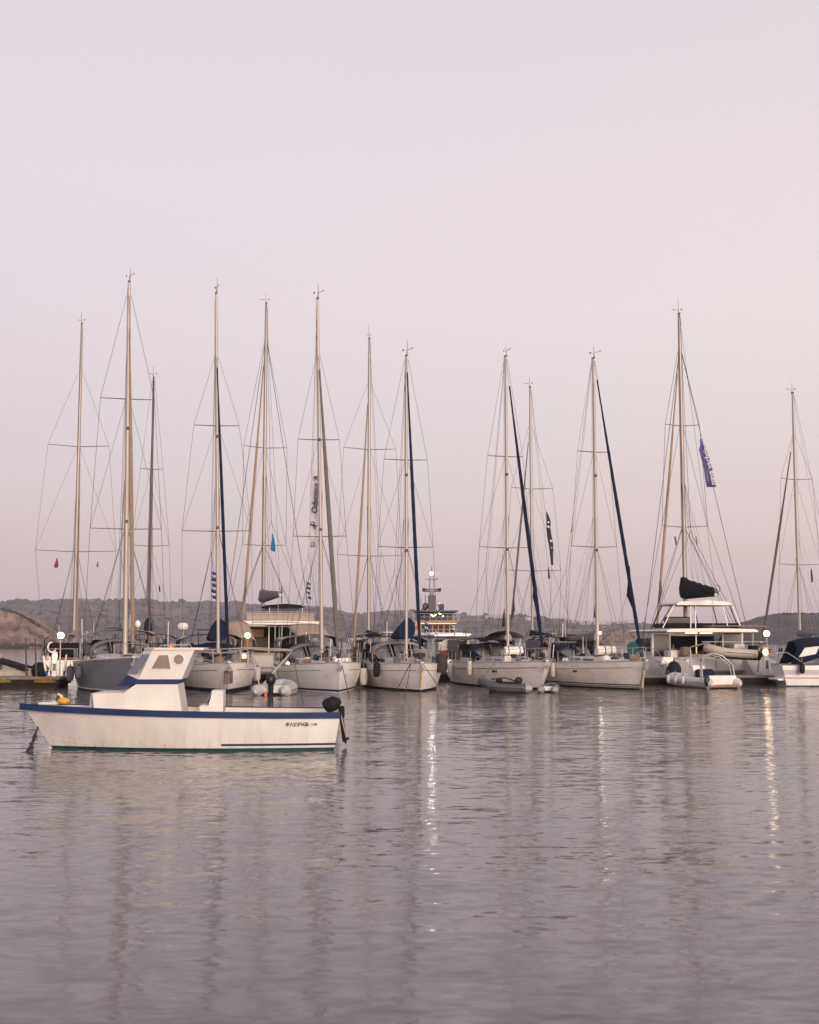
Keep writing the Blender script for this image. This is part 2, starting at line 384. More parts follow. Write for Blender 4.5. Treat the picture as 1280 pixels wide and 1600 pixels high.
pontoon('low concrete pontoon with yellow edge boards behind the fishing launch', -46, -17.35, 64, 66.5, .56, ((-21.6, -19.75), (-18.6, -17.5), (-28, -25)))
pontoon('dark low pontoon between the catamaran and the moored inflatable', 12.3, 46, 69, 70.9, .5)
pontoon('long pontoon that the row of sailing yachts is moored stern-to', -16.5, 11.6, 75.6, 78, .5)
# ------------------------------------------------------------------ lamps on the pontoons
globe = M('lit_globe', (1, .86, .66), .5, var=0, emit=13)
amber = M('lit_pedestal_lamp', (1, .60, .24), .5, var=0, emit=6)
post = M('galvanised_post', (.45, .38, .31), .5, metal=.3)
def lamp(px, py, d, zt, label, r=.165):
    p = W(px, py, d); t = thing('lamp_post', label, 'lamp', (p.x, p.y, zt), 0, None); h = p.z-zt
    MB().tube([(0, 0, 0), (0, 0, .04), (0, 0, .05), (0, 0, h-r*.85)], [.1, .1, .035, .03], 8).build('post', post, t, True)
    MB().tube([(0, 0, h-r*1.15), (0, 0, h-r*.8)], [.05, .09], 10).build('collar', black, t, True)
    MB().ell((0, 0, h), (r, r, r), 16, 10).build('globe', globe, t, True)
def pedestal(px, d, zt, label, h=1.15, side=0.0):
    x = (px-640)/F*d; t = thing('service_pedestal', label, 'pedestal', (x, d, zt), .25)
    MB().rbox((0, 0, h*.38), (.26, .24, h*.76), .03).build('cabinet', white2, t)
    MB().box((0, -.125, h*.4), (.16, .02, h*.3)).build('socket_panel', greyp, t)
    MB().rbox((0, 0, h*.86), (.24, .22, h*.2), .05).build('lamp_window', amber, t)
    MB().rbox((0, 0, h+.0), (.30, .28, .09), .03).build('cap', white2, t)
lamp(95, 993, 65.2, .56, 'white globe lamp lit on a post beside the grey yacht')
lamp(387, 993, 76.6, .5, 'white globe lamp lit before the flybridge catamaran with beige rails')
lamp(1198, 990, 69.9, .5, 'white globe lamp lit on a slim post beside the catamaran stern')
pedestal(89, 65.0, .56, 'small power pedestal glowing amber below the lamp by the grey yacht', 1.2)
pedestal(383, 76.4, .5, 'small power pedestal glowing amber behind the white bow with anchor guard', 1.1)
pedestal(1193, 69.7, .5, 'white power pedestal with glowing amber head below the catamaran lamp', 1.45)
# ------------------------------------------------------------------ hull and rig builders
class Hull:
    def __init__(s, L, B, fa, ff, rake=.5, aft=.72, srake=.25, tmax=.42, zb=-.4, fine=.35, tuck=.16, sheer=None, y0=0.0, dip=0.0):
        s.__dict__.update(locals())
    def S(s, t): return s.sheer(t) if s.sheer else s.fa+(s.ff-s.fa)*t**1.8-s.dip*sin(pi*t)
    def b(s, t):
        if t > s.tmax: return s.B/2*max(0, 1-((t-s.tmax)/(1-s.tmax))**2.1)
        return s.B/2*(1-(1-s.aft)*((s.tmax-t)/s.tmax)**2)
    def pt(s, t, u, sd, off=0.0):
        S_ = s.S(t); z = s.zb+(S_-s.zb)*u
        w = s.b(t)*(1-(1-u)**1.6*(s.tuck+s.fine*t**2.5))
        x = s.srake*(1-t)*(1-u)*-1+t*(s.L-s.rake*(1-u))
        return Vector((x+off*.3*t, s.y0+sd*(w+off), z))
    def ts(s, n=26): return [1-(1-i/n)**1.35 for i in range(n+1)]
    def band(s, z0, z1, off=.006, t0=0.0, t1=1.0, rel=False, rows=2):
        """strip lying on both hull sides between two heights (above water, or below the sheer)"""
        mb = MB(); tt = [t0+(t1-t0)*q for q in s.ts(24)]
        for sd in (-1, 1):
            rs = []
            for k in range(rows):
                zz = z0+(z1-z0)*k/(rows-1); row = []
                for t in tt:
                    S_ = s.S(t); z = S_-zz if rel else zz
                    row.append(s.pt(t, (z-s.zb)/(S_-s.zb), sd, off))
                rs.append(row)
            mb.grid(rs)
        return mb
    def shell(s, n=28, m=11):
        mb = MB(); tt = s.ts(n)
        for sd in (-1, 1): mb.grid([[s.pt(t, k/m, sd) for t in tt] for k in range(m+1)])
        mb.grid([[s.pt(0, k/m, -1) for k in range(m+1)], [s.pt(0, k/m, 1) for k in range(m+1)]])
        return mb
    def deck(s, drop=.03, camber=.06, n=24):
        rs = []
        for t in s.ts(n):
            a = s.pt(t, 1, -1); row = []
            for k in range(9):
                v = -1+k/4
                row.append((a.x, s.y0+v*max(0, s.b(t)-.01), a.z-drop+camber*(1-v*v)*min(1, s.b(t))))
            rs.append(row)
        return MB().grid(rs)
    def rail(s, r=.025, z=.0, t0=0.0, t1=1.0):
        mb = MB()
        for sd in (-1, 1):
            mb.tube([s.pt(t0+(t1-t0)*q, 1, sd)+Vector((0, 0, z)) for q in s.ts(20)], r, 5)
        return mb
def hull_parts(h, root, mat, bottom=antif, boot=None, sheerline=None, boot2=None, gun=None, waterz=.10):
    o = h.shell().build('hull', mat, root, True, 50)
    h.band(-.38, waterz, .007, rows=4).build('antifouling_band', bottom, o)
    if boot: h.band(boot[0], boot[1], .009).build('boot_stripe', boot[2], o)
    if boot2: h.band(boot2[0], boot2[1], .009).build('boot_stripe', boot2[2], o)
    if sheerline: h.band(sheerline[0], sheerline[1], .008, sheerline[3], sheerline[4], True).build('sheer_stripe', sheerline[2], o)
    h.rail(.028, .012).build('toe_rail', gun or alu, root, True)
    h.deck().build('deck', deckm, root, True)
    return o
def loft(secs, closed_ends=True):
    mb = MB(); o = len(mb.v); mb.grid(secs)
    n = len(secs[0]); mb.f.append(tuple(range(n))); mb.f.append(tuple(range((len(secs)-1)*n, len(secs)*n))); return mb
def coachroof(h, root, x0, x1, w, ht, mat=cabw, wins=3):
    """trunk cabin that tapers down towards the bow, with dark side windows"""
    def zd(x): return h.S(min(1, max(0, x/h.L)))
    secs = []; N_ = 14
    def sec(x):
        k = (x-x0)/(x1-x0); hh = ht*(1-k**2.2*.88); ww = w*(1-k**2.0*.55); z = zd(x)-.03
        return ww, hh, z
    for i in range(N_+1):
        x = x0+(x1-x0)*i/N_; ww, hh, z = sec(x)
        secs.append([(x, -ww, z), (x, -ww*.97, z+hh*.35), (x, -ww*.90, z+hh*.85), (x, -ww*.80, z+hh), (x, 0, z+hh*1.12), (x, ww*.80, z+hh), (x, ww*.90, z+hh*.85), (x, ww*.97, z+hh*.35), (x, ww, z)])
    o = loft(secs).build('coachroof', mat, root, True, 35)
    for sd in (-1, 1):
        for j in range(wins):
            a = x0+(x1-x0)*(.06+.66*j/wins); b = a+(x1-x0)*.66/wins*.78; rows = []
            for q in (0.42, .78):
                rows.append([(x, sd*(sec(x)[0]*(.965 if q < .5 else .913)+.012), sec(x)[2]+sec(x)[1]*q) for x in (a, (a+b)/2, b)])
            MB().grid(rows).build('cabin_window', glassd, o)
    for x in (x0+(x1-x0)*.45, x0+(x1-x0)*.78):
        ww, hh, z = sec(x); MB().rbox((x, 0, z+hh*1.12+.02), (.5, .5, .07), .03).build('hatch', glassd, o)
    return lambda x: sec(x)[2]+sec(x)[1]*1.12
def arch_sheet(x0, x1, w0, w1, z0, z1, rise, n=10, m=6, sag=0.0, droop=0.0):
    """canvas stretched fore and aft over bows"""
    rows = []
    for i in range(m+1):
        k = i/m; x = x0+(x1-x0)*k; w = w0+(w1-w0)*k; z = z0+(z1-z0)*k-sag*sin(pi*2*k)**2
        rows.append([(x, w*v, z+rise*(1-abs(v)**2.4)-droop*abs(v)**8) for v in [-1+2*j/n for j in range(n+1)]])
    return MB().grid(rows)
def bimini(root, x0, x1, w, z, zd, mat, rise=.16, frame=True):
    o = solid(arch_sheet(x0, x1, w, w, z, z, rise, droop=.14).build('bimini', mat, root, True, 60), .025)
    if frame:
        for x in (x0+.05, (x0+x1)/2, x1-.05):
            p = [((x+(x0+x1)/2)/2, -w-.02, zd), (x, -w*.99, z-.25), (x, -w*.93, z+rise*.10), (x, -w*.5, z+rise*.78), (x, 0, z+rise-.02), (x, w*.5, z+rise*.78), (x, w*.93, z+rise*.10), (x, w*.99, z-.25), ((x+(x0+x1)/2)/2, w+.02, zd)]
            MB().tube(p, .018, 6).build('frame_bow', steel, o, True)
    return o
def sprayhood(root, x0, x1, w, z, ht, mat, win=vinyl):
    """folding hood open aft, window panel in front"""
    rows = []; n = 12
    def arc(x, hh, ww): return [(x, ww*sin(pi*(k/n-.5))*(1 if True else 0), z+hh*max(0.0, cos(pi*(k/n-.5)))**.55) for k in range(n+1)]
    for k in range(4): rows.append(arc(x0+(x1-x0)*.52*k/3, ht*(1-.03*k*k/2.2), w*(1-.02*k)))
    o = solid(MB().grid(rows).build('sprayhood', mat, root, True, 60), .02)
    xa = x0+(x1-x0)*.52; r2 = [arc(xa, ht*.86, w*.95), arc(xa+(x1-xa)*.5, ht*.55, w*.9), arc(x1, ht*.12, w*.82)]
    a, b, c = r2
    solid(MB().grid([q[1:5] for q in r2]).build('side_window', win, o, True, 60), .01)
    solid(MB().grid([q[5:8] for q in r2]).build('front_window', win, o, True, 60), .01)
    solid(MB().grid([q[8:12] for q in r2]).build('side_window', win, o, True, 60), .01)
    for idx in (1, 4.5, 7.5, 11):
        i0 = int(idx); f_ = idx-i0
        pts = [Vector(q[i0]).lerp(Vector(q[min(n, i0+1)]), f_)+Vector((0, 0, .012)) for q in r2]
        MB().tube(pts, .035, 6, sq=.5).build('seam_band', mat, o, True)
    MB().tube([Vector(p)+Vector((0, 0, .01)) for p in a], .05, 6).build('seam_band', mat, o, True)
    return o
def guard_rails(h, root, t0=.06, t1=.9, n=7, ht=.62):
    for sd in (-1, 1):
        tops = []
        for i in range(n):
            t = t0+(t1-t0)*i/(n-1); p = h.pt(t, 1, sd); p.y -= sd*.06
            MB().tube([p, p+Vector((0, 0, ht))], .014, 5).build('stanchion', steel, root, True)
            tops.append(p+Vector((0, 0, ht)))
        for f_ in (1.0, .52):
            MB().tube([q-Vector((0, 0, ht*(1-f_))) for q in tops], .007, 4).build('lifeline', wire, root, True)
    # pulpit and pushpit
    a = [h.pt(t1+.0, 1, -1), h.pt((1+t1)/2, 1, -1), h.pt(1, 1, 1), h.pt((1+t1)/2, 1, 1), h.pt(t1, 1, 1)]
    up = Vector((.08, 0, ht+.02))
    MB().tube([a[0]+Vector((0, .05, 0)), a[0]+up, a[1]+up, a[2]+up+Vector((-.25, 0, 0)), a[3]+up, a[4]+up, a[4]], .017, 6).build('pulpit', steel, root, True)
    for q in (a[1], a[3]): MB().tube([q, q+up], .015, 5).build('pulpit_leg', steel, root, True)
    b = [h.pt(.12, 1, -1), h.pt(.0, 1, -1), h.pt(0, 1, 1), h.pt(.12, 1, 1)]; up = Vector((0, 0, ht+.05))
    MB().tube([b[0], b[0]+up, b[1]+up+Vector((.1, .05, 0)), b[2]+up+Vector((.1, -.05, 0)), b[3]+up, b[3]], .017, 6).build('pushpit', steel, root, True)
    for q in (b[1], b[2]): MB().tube([q+Vector((.12, 0, 0)), q+Vector((.12, 0, ht+.05))], .015, 5).build('pushpit_leg', steel, root, True)
def rig(root, h, mx, zd, top, mr=.085, mat=alu, furl=None, spr=((.44, 1.25), (.70, .95)), frac=1.0, bow=None, chain=None, stern=None, boom=None, cover=None, furlr=.075, wr=.0085, gear=1, twist=0.0, furltop=.93, lazy=3, jib_y=0.0, lower=True, radar=False, fk=.035, clew=None):
    """mast with spreaders, shrouds, stays, rolled headsail and covered boom"""
    top -= .15; mr *= .86; Hm = top-zd
    def Z(f_): return zd+Hm*f_
    ms = MB().tube([(mx, 0, zd), (mx, 0, Z(.5)), (mx, 0, Z(.86)), (mx, 0, top)], [mr, mr, mr*.92, mr*.66], 10, sq=1.25).build('mast', mat, root, True)
    MB().rbox((mx, 0, top+.03), (.30, .12, .08), .02).build('masthead_crane', darkspar, ms)
    if gear:
        rr = random.Random(int(top*1000))
        MB().tube([(mx-.05, .05, top), (mx-.05, .05, top+rr.uniform(.5, 1.0))], .010, 4).build('antenna', wire, ms)
        a = rr.uniform(-.6, .6)
        MB().tube([(mx+.12, 0, top), (mx+.14, 0, top+.28), (mx+.14+.15*cos(a), .22*sin(a+.8), top+.33), (mx+.14+.26*cos(a), .30*sin(a+.8), top+.37)], [.013, .013, .013, .024], 5).build('wind_vane', black, ms)
        MB().box((mx+.14-.15*cos(a), -.18*sin(a+.8), top+.3), (.07, .05, .07), a).build('wind_cups', black, ms)
    for f_ in (.33+.02*gear, .60):
        MB().rbox((mx+mr*1.3, 0, Z(f_)), (.10, .12, .14), .02).build('mast_fitting', black, ms)
    ch = chain if chain else (mx-.25, h.b(mx/h.L)*.93, h.S(mx/h.L))
    tips = []
    for f_, ln in spr:
        for sd in (-1, 1):
            tip = (mx-.18*ln-twist, sd*ln, Z(f_)+.06)
            MB().tube([(mx, 0, Z(f_)), tip], [.048, .032], 6, sq=.6).build('spreader', sprm, ms, True)
        tips.append((f_, ln))
    for sd in (-1, 1):
        pts = [(ch[0], sd*ch[1], ch[2])]+[(mx-.18*l-twist, sd*l, Z(f_)+.06) for f_, l in tips]+[(mx, sd*mr, Z(frac)-.12)]
        MB().tube(pts, wr, 5).build('cap_shroud', wire, root)
        if lower:
            MB().tube([(ch[0]+.35, sd*ch[1]*.92, ch[2]), (mx, sd*mr, Z(spr[0][0])-.1)], wr, 5).build('lower_shroud', wire, root)
            MB().tube([(ch[0]-.4, sd*ch[1]*.92, ch[2]), (mx-.05, sd*mr, Z(spr[0][0])-.14)], wr, 5).build('lower_shroud', wire, root)
        for (f0, l0), (f1, l1) in zip(tips, tips[1:]):
            MB().tube([(mx-.18*l0-twist, sd*l0, Z(f0)+.06), (mx, sd*mr, Z(f1)-.1)], wr*.85, 5).build('diagonal_shroud', wire, root)
    sx, sy, sz = stern if stern else (.15, h.b(.02)*.75, h.S(0)+.2)
    sp = (mx-(mx-sx)*.62, 0, zd+Hm*.30)
    MB().tube([(mx-.15, 0, top), sp], wr, 5).build('backstay', wire, root)
    for sd in (-1, 1): MB().tube([sp, (sx, sd*sy, sz)], wr, 5).build('backstay_leg', wire, root)
    bx, bz = bow if bow else (h.L-.22, h.S(1)+.1)
    ft = Vector((mx+mr, 0, Z(frac)-.15)); fb = Vector((bx, jib_y, bz))
    MB().tube([ft, fb], wr, 5).build('forestay', wire, root)
    if furl:
        pts = []; rs = []
        for i in range(41):
            k = i/40; kk = 1-furltop+(furltop-fk)*k; p = ft.lerp(fb, kk); p.z -= .05*sin(pi*k)*1.5
            pts.append(p); rs.append(furlr*(.42+.58*smooth(0, .5, k))*(1-.35*smooth(.9, 1, k))*(1+.05*sin(i*2.3)+.10*mnoise.noise(Vector((i*.9, top, 0))))*.92)
        o = MB().tube(pts, rs, 8).build('furled_headsail', furl, root, True)
        MB().tube([fb+(ft-fb).normalized()*.12, fb+(ft-fb).normalized()*.3], .10, 10).build('furler_drum', black, root, True)
        if clew:
            p = pts[31]; q = pts[37]
            solid(MB().add([p+Vector((-.02, 0, .9)), p+Vector((-clew, .02, -.55)), q*.35+p*.65+Vector((0, 0, -.5))], [(0, 1, 2)]).build('headsail_clew', furl, o), .03)
            MB().tube([p+Vector((-clew, .02, -.55)), (mx+.2, .6, zd+.2)], .010, 5).build('sheet', ropew, root)
    if boom:
        bl, bzz = boom[:2]; dr = boom[2] if len(boom) > 2 else 0
        e = Vector((mx-bl, 0, bzz+dr)); g0 = Vector((mx-mr, 0, bzz))
        MB().tube([g0, e], .085, 8, sq=1.3).build('boom', mat, root, True)
        MB().tube([e, (mx-.1, 0, top-.1)], wr*.8, 4).build('topping_lift', wire, root)
        MB().tube([e+Vector((bl*.12, 0, -.1)), (mx-bl*.9, 0, zd+.25)], .016, 5).build('mainsheet', ropew, root)
        if cover:
            cm, hh, ww = cover; rows = []; n = 12
            for i in range(21):
                k = i/20; c = g0.lerp(e, -.03+1.02*k); H_ = hh*(1-.62*k**.8)*(1+.03*sin(i*1.9)); w_ = ww*(1-.5*k)
                row = []
                for j in range(n):
                    a = 2*pi*j/n; zz = (1-cos(a))/2
                    row.append((c.x, w_/2*math.copysign(abs(sin(a))**.75, sin(a))*(1.12-.42*zz)*(1+.30*mnoise.noise(Vector((i*.8, j*.9, hh*9))))+.10*w_*zz, c.z-.12+H_*zz*(1+.10*mnoise.noise(Vector((i*1.1, j*.7, hh*5))))))
                rows.append(row)
            cv = MB(); cv.grid(rows, True); nn = len(cv.v); cv.f.append(tuple(range(n))); cv.f.append(tuple(range(nn-n, nn)))
            cv.build('sail_cover', cm, root, True, 60)
        for i in range(lazy):
            k = .2+.6*i/max(1, lazy-1); p = g0.lerp(e, k)
            for sd in (-1, 1): MB().tube([(p.x, sd*.22, p.z+.15), (mx-.02, sd*.12, Z(.46))], wr*.6, 4).build('lazy_jack', wire, root)
    for yy in (-.12, .1): MB().tube([(mx-.16, yy, zd+.3), (mx-.12, yy*.6, top-.3)], wr*.7, 4).build('halyard', wire, root)
    if radar:
        MB().ell((mx+.34, 0, Z(.36)), (.26, .26, .12), 14, 8, .7).build('radar_dome', white, ms, True)
    return Z
sprm = M('spreader_grey', (.20, .185, .18), .5, metal=.2)
def anchor(h, root):
    p = h.pt(1, 1, 1)
    MB().box((p.x+.02, 0, p.z+.04), (.5, .16, .06)).build('bow_roller', steel, root)
    o = MB().tube([(p.x-.35, 0, p.z+.1), (p.x+.2, 0, p.z+.08), (p.x+.28, 0, p.z-.15)], .028, 6).build('anchor', steel, root, True)
    MB().add([(p.x+.30, 0, p.z-.10), (p.x+.12, -.16, p.z-.28), (p.x+.30, 0, p.z-.42), (p.x+.12, .16, p.z-.28)], [(0, 1, 2), (0, 2, 3), (1, 3, 2), (0, 3, 1)]).build('fluke', steel, o)
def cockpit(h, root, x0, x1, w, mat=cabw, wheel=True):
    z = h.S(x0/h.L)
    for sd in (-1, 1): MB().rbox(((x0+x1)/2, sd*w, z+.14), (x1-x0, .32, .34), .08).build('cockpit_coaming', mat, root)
    MB().rbox((x0+.25, 0, z+.1), (.3, w*2, .26), .06).build('stern_seat', teak, root)
    if wheel:
        o = MB().rbox((x0+1.0, 0, z+.3), (.22, .3, .8), .05).build('steering_pedestal', white, root)
        pts = [(x0+.8, .42*cos(2*pi*k/16), z+.62+.42*sin(2*pi*k/16)) for k in range(17)]
        wh = MB().tube(pts, .018, 6).build('wheel', steel, o, True)
        for k in range(3):
            a = pi*k/3; MB().tube([(x0+.8, .41*cos(a), z+.62+.41*sin(a)), (x0+.8, -.41*cos(a), z+.62-.41*sin(a))], .010, 5).build('spoke', steel, wh)
def clutter(h, root, x0, x1, n, seed, mats):
    r = random.Random(seed)
    for i in range(n):
        x = r.uniform(x0, x1); t = x/h.L; y = r.uniform(-.75, .75)*h.b(t); z = h.S(t)
        k = r.random()
        if k < .4: MB().rbox((x, y, z+.15), (r.uniform(.2, .5), r.uniform(.2, .5), r.uniform(.2, .4)), .06, r.uniform(0, 3)).build('deck_locker', r.choice(mats), root)
        elif k < .7: MB().tube([(x+.2*cos(2*pi*q/10), y+.2*sin(2*pi*q/10), z+.05+.012*q) for q in range(21)], .025, 5).build('rope_coil', r.choice((ropew, roped)), root, True)
        else: MB().ell((x, y, z+.16), (r.uniform(.15, .35), r.uniform(.15, .3), .2), 8, 5).build('sail_bag', r.choice(mats), root, True)
def near_root(px, py, alpha, L, rake, name, label, cat='sailing yacht', group=None):
    """yacht whose stem meets the water under a pixel, bow towards us"""
    p = G(px, py); a = radians(alpha); d = Vector((sin(a), -cos(a), 0))
    # waterline stem sits a little aft of the full length
    st = p-d*(L-rake*.72)
    return thing(name, label, cat, st, atan2(d.y, d.x), group)
def far_root(mpx, d, alpha, mx, name, label, cat='sailing yacht', group=None):
    a = radians(alpha); dv = Vector((-sin(a), cos(a), 0)); p = Vector(((mpx-640)/F*d*1.0, d, 0))
    st = p-dv*mx
    return thing(name, label, cat, st, atan2(dv.y, dv.x), group)
def world_of(root, v):
    a = root.rotation_euler[2]; x, y, z = v
    return Vector((root.location.x+x*cos(a)-y*sin(a), root.location.y+x*sin(a)+y*cos(a), root.location.z+z))
def ztop(root, mx, py):
    p = world_of(root, (mx, 0, 0)); px = 640+F*p.x/(p.y*cos(PITCH)) if False else 640
    return W(640, py, p.y).z
def fender(p, mat, label, ln=.62, r=.13, group=None, ball=False, top=.45):
    t = thing('fender', label, 'fender', p, 0, group)
    if ball: MB().ell((0, 0, 0), (r, r, r*1.25), 12, 9).build('body', mat, t, True)
    else: MB().ell((0, 0, 0), (r, r, ln/2), 12, 10, .35).build('body', mat, t, True)
    hh = (r*1.25 if ball else ln/2)
    MB().tube([(0, 0, hh-.02), (0, 0, hh+.07)], .035, 6).build('eye', rubber, t, True)
    MB().tube([(0, 0, hh+.05), (0, 0, hh+top)], .012, 5).build('lanyard', ropew, t)
    return t
def fend_on(root, h, x, sd, mat, label, ln=.62, r=.13, zc=.55, group=None, ball=False):
    t = x/h.L; S_ = h.S(t); p = h.pt(t, (zc-h.zb)/(S_-h.zb), sd, r+.02); q = world_of(root, p)
    return fender(q, mat, label, ln, r, group, ball, top=max(.1, S_-zc-ln/2+.1))
def mooring(a, b, mat, label, sag=.25, r=.018, group='mooring lines running down from the bows'):
    a, b = Vector(a), Vector(b); pts = []
    for i in range(11):
        k = i/10; p = a.lerp(b, k); p.z -= sag*4*k*(1-k); pts.append(p-a)
    o = MB().tube(pts, r, 5).build('mooring_line', mat); o.location = a
    return tag(o, label, 'rope', group)
# ------------------------------------------------------------------ the near row, bows towards us
def yacht(root, h, hullmat, mx, top, **k):
    o = hull_parts(h, root, hullmat, k.get('bottom', antif), k.get('boot'), k.get('line'), k.get('boot2'), k.get('gun'), k.get('wz', .10))
    zf = coachroof(h, root, k.get('c0', h.L*.33), k.get('c1', h.L*.82), h.B*k.get('cw', .30), k.get('ch', .40), k.get('cmat', cabw), k.get('wins', 3))
    guard_rails(h, root); cockpit(h, root, .5, h.L*.31, h.b(.15)*.72, k.get('cmat', cabw)); anchor(h, root)
    zd = zf(mx)
    rig(root, h, mx, zd, top, **k.get('rig', {}))
    return o, zf
# --- grey yacht, partly behind the launch
r = near_root(207, 1086, 16, 15, .5, 'sailing_yacht', 'grey-hulled sailing yacht with the tallest mast and a grey hard bimini')
h = Hull(15, 4.7, 1.28, 1.62, .5); mx = 9.2
hu, zf = yacht(r, h, greyh, mx, ztop(r, mx, 437), boot=(.10, .17, white2), line=(.10, .135, greyp, 0, 1), rig=dict(mr=.125, furl=olivesail if False else wood, furlr=.10, spr=((.33, 1.7), (.68, 1.3)), frac=.97, furltop=.9, wr=.010, boom=(5.2, 3.0), cover=(greyc, .6, .45), fk=.02))
bimini(r, 1.0, 4.6, 1.9, 2.75, 1.5, lgreyc, .18); sprayhood(r, 4.7, 6.6, 1.5, 1.55, .95, greyc)
MB().rbox((2.4, 0, 3.02), (1.2, 2.2, .05), .02).build('solar_panel', glassd, r)
MB().ell((.6, 1.2, 3.25), (.16, .16, .22), 10, 8).build('satellite_dome', white, r, True); MB().tube([(.6, 1.2, 1.4), (.6, 1.2, 3.1)], .03, 6).build('dome_post', steel, r, True)
clutter(h, r, 5, 13, 7, 3, (greyc, white2, lgreyc))
fend_on(r, h, 6.5, -1, fendg, 'fat grey fender on the flank of the grey yacht', .75, .2, .75)
fend_on(r, h, 9.5, -1, fendg, 'smaller grey fender nearer the bow of the grey yacht', .6, .16, .9)
GREY = r; r.rotation_euler[0] = radians(.6)
# --- white yacht with navy rolled headsail
r = near_root(357, 1082, 13.5, 12.4, .45, 'sailing_yacht', 'white sailing yacht with navy cover around its mast and anchor guard on its stem')
h = Hull(12.4, 3.95, 1.12, 1.36, .35); mx = 6.9
hu, zf = yacht(r, h, white2, mx, ztop(r, mx, 455), boot=(.07, .16, navy), line=(.30, .33, greyp, .1, .93), rig=dict(mr=.10, furl=navyc, frac=.83, spr=((.34, 1.75), (.63, 1.15)), boom=(4.6, 2.45), cover=(navyc, 1.15, .95), furltop=.96, furlr=.085))
MB().prism([(11.93, .42), (12.2, .42), (12.32, 1.0), (12.0, 1.0)], -.19, .19).build('anchor_guard', M('stem_guard', (.16, .12, .10), .6, var=.3), r)
bimini(r, .4, 3.4, 1.6, 2.55, 1.3, navyc); sprayhood(r, 3.9, 5.6, 1.35, 1.42, .85, bluec)
MB().rbox((1.2, .1, 2.95), (.9, 2.2, .06), .02).build('solar_panel', glassd, r)
MB().ell((.6, -1.35, 3.15), (.3, .3, .22), 12, 8, .6).build('radar_dome', white, r, True); MB().tube([(.6, -1.35, 1.3), (.6, -1.35, 3.0)], .03, 6).build('dome_post', steel, r, True)
clutter(h, r, 4.5, 11.5, 9, 5, (white2, teak, redp, greyc))
fend_on(r, h, 5.0, -1, fendw, 'slim white fender hanging at the shaded flank of the yacht with anchor guard', .8, .13, .7)
fend_on(r, h, 5.2, 1, fendw, 'white fender between the anchor-guard yacht and the inflatable with black outboard', .7, .14, .65, 'pair of white fenders over the inflatable'); fend_on(r, h, 7.0, 1, fendw, 'white fender between the anchor-guard yacht and the inflatable with black outboard', .7, .14, .72, 'pair of white fenders over the inflatable')
b = world_of(r, h.pt(1, 1, 1)); mooring(b+Vector((.05, .1, 0)), G(375, 1069), roped, 'dark mooring line slanting from the stem with the anchor guard', .05)
YA = r; r.rotation_euler[0] = radians(1.15)
# --- white yacht with clean blue boot stripe
r = near_root(530, 1083, 12, 13, .3, 'sailing_yacht', 'white sailing yacht with bright blue boot stripe and olive-grey rolled headsail')
h = Hull(13, 4.15, 1.12, 1.38, .22); mx = 7.4
hu, zf = yacht(r, h, white, mx, ztop(r, mx, 463), boot=(.06, .15, navy), boot2=(.0, .06, white), bottom=redp, wz=.01, line=(.30, .325, greyp, .12, .90), rig=dict(mr=.105, furl=olivesail, frac=.845, spr=((.33, 1.35), (.60, 1.05)), boom=(4.8, 2.3), furltop=.95, furlr=.115, clew=None))
bimini(r, .5, 3.5, 1.65, 2.5, 1.3, greyc); sprayhood(r, 3.9, 5.6, 1.4, 1.45, .8, greyc)
for sd in (-1, 1):
    q = h.pt(.93, (.78-h.zb)/(h.S(.93)-h.zb), sd, .012)
    for j, (dx, dz) in enumerate(((0, .05), (.05, 0), (.0, -.06))): MB().box((q.x+dx, q.y, q.z+dz), (.09, .01, .03), 0, .7).build('bow_emblem', greyp, hu)
clutter(h, r, 4.5, 12, 11, 8, (white2, lgreyc, greyc, teak))
fend_on(r, h, 7.6, 1, fendw, 'bulging white fender at the sunlit side of the blue-striped yacht', .85, .2, .6, 'pair of bulging white fenders'); fend_on(r, h, 6.6, 1, fendw, 'bulging white fender at the sunlit side of the blue-striped yacht', .8, .2, .5, 'pair of bulging white fenders')
fend_on(r, h, 5.8, -1, fendw, 'thin white fender on the shaded side of the blue-striped yacht', .7, .12, .75)
b = world_of(r, h.pt(1, 1, 1)); mooring(b+Vector((.1, -.1, -.1)), G(546, 1089), roped, 'dark mooring line crossing the sunlit bow of the blue-striped yacht', .03)
mooring(world_of(r, h.pt(.9, 1, -1))+Vector((-1.2, -.2, 0)), G(474, 1100), roped, 'long thin line dropping between the two white bows', .05, .014)
YB = r; r.rotation_euler[0] = radians(1.1)
# --- white yacht with big arched sprayhood
r = near_root(657, 1081, 8.5, 12, .4, 'sailing_yacht', 'white sailing yacht with large clear-windowed arched sprayhood and dark blue sail bundle')
h = Hull(12, 4.0, 1.12, 1.32, .3); mx = 7.2
hu, zf = yacht(r, h, white2, mx, ztop(r, mx, 552), boot=(.10, .14, white), line=(.31, .335, greyp, .15, .97), rig=dict(mr=.095, furl=bluec, spr=((.36, 1.42), (.65, 1.12)), boom=(4.4, 2.55), cover=(bluec, 1.1, .9), furltop=.95, furlr=.095, radar=False, clew=.25))
bimini(r, .4, 3.5, 1.75, 2.45, 1.3, blackc); sprayhood(r, 3.6, 5.9, 1.5, 1.4, .98, lgreyc)
MB().rbox((1.0, .6, 2.82), (.9, 2.2, .05), .02).build('solar_panel', white2, r)
clutter(h, r, 5.5, 11.6, 9, 12, (white2, teak, lgreyc, greyc))
MB().prism([(11.72, .2), (11.92, .2), (12.02, 1.25), (11.9, 1.25)], -.035, .035).build('stem_guard', M('worn_yellow_stem', (.42, .30, .06), .6, var=.3, c2=(.25, .2, .15)), r)
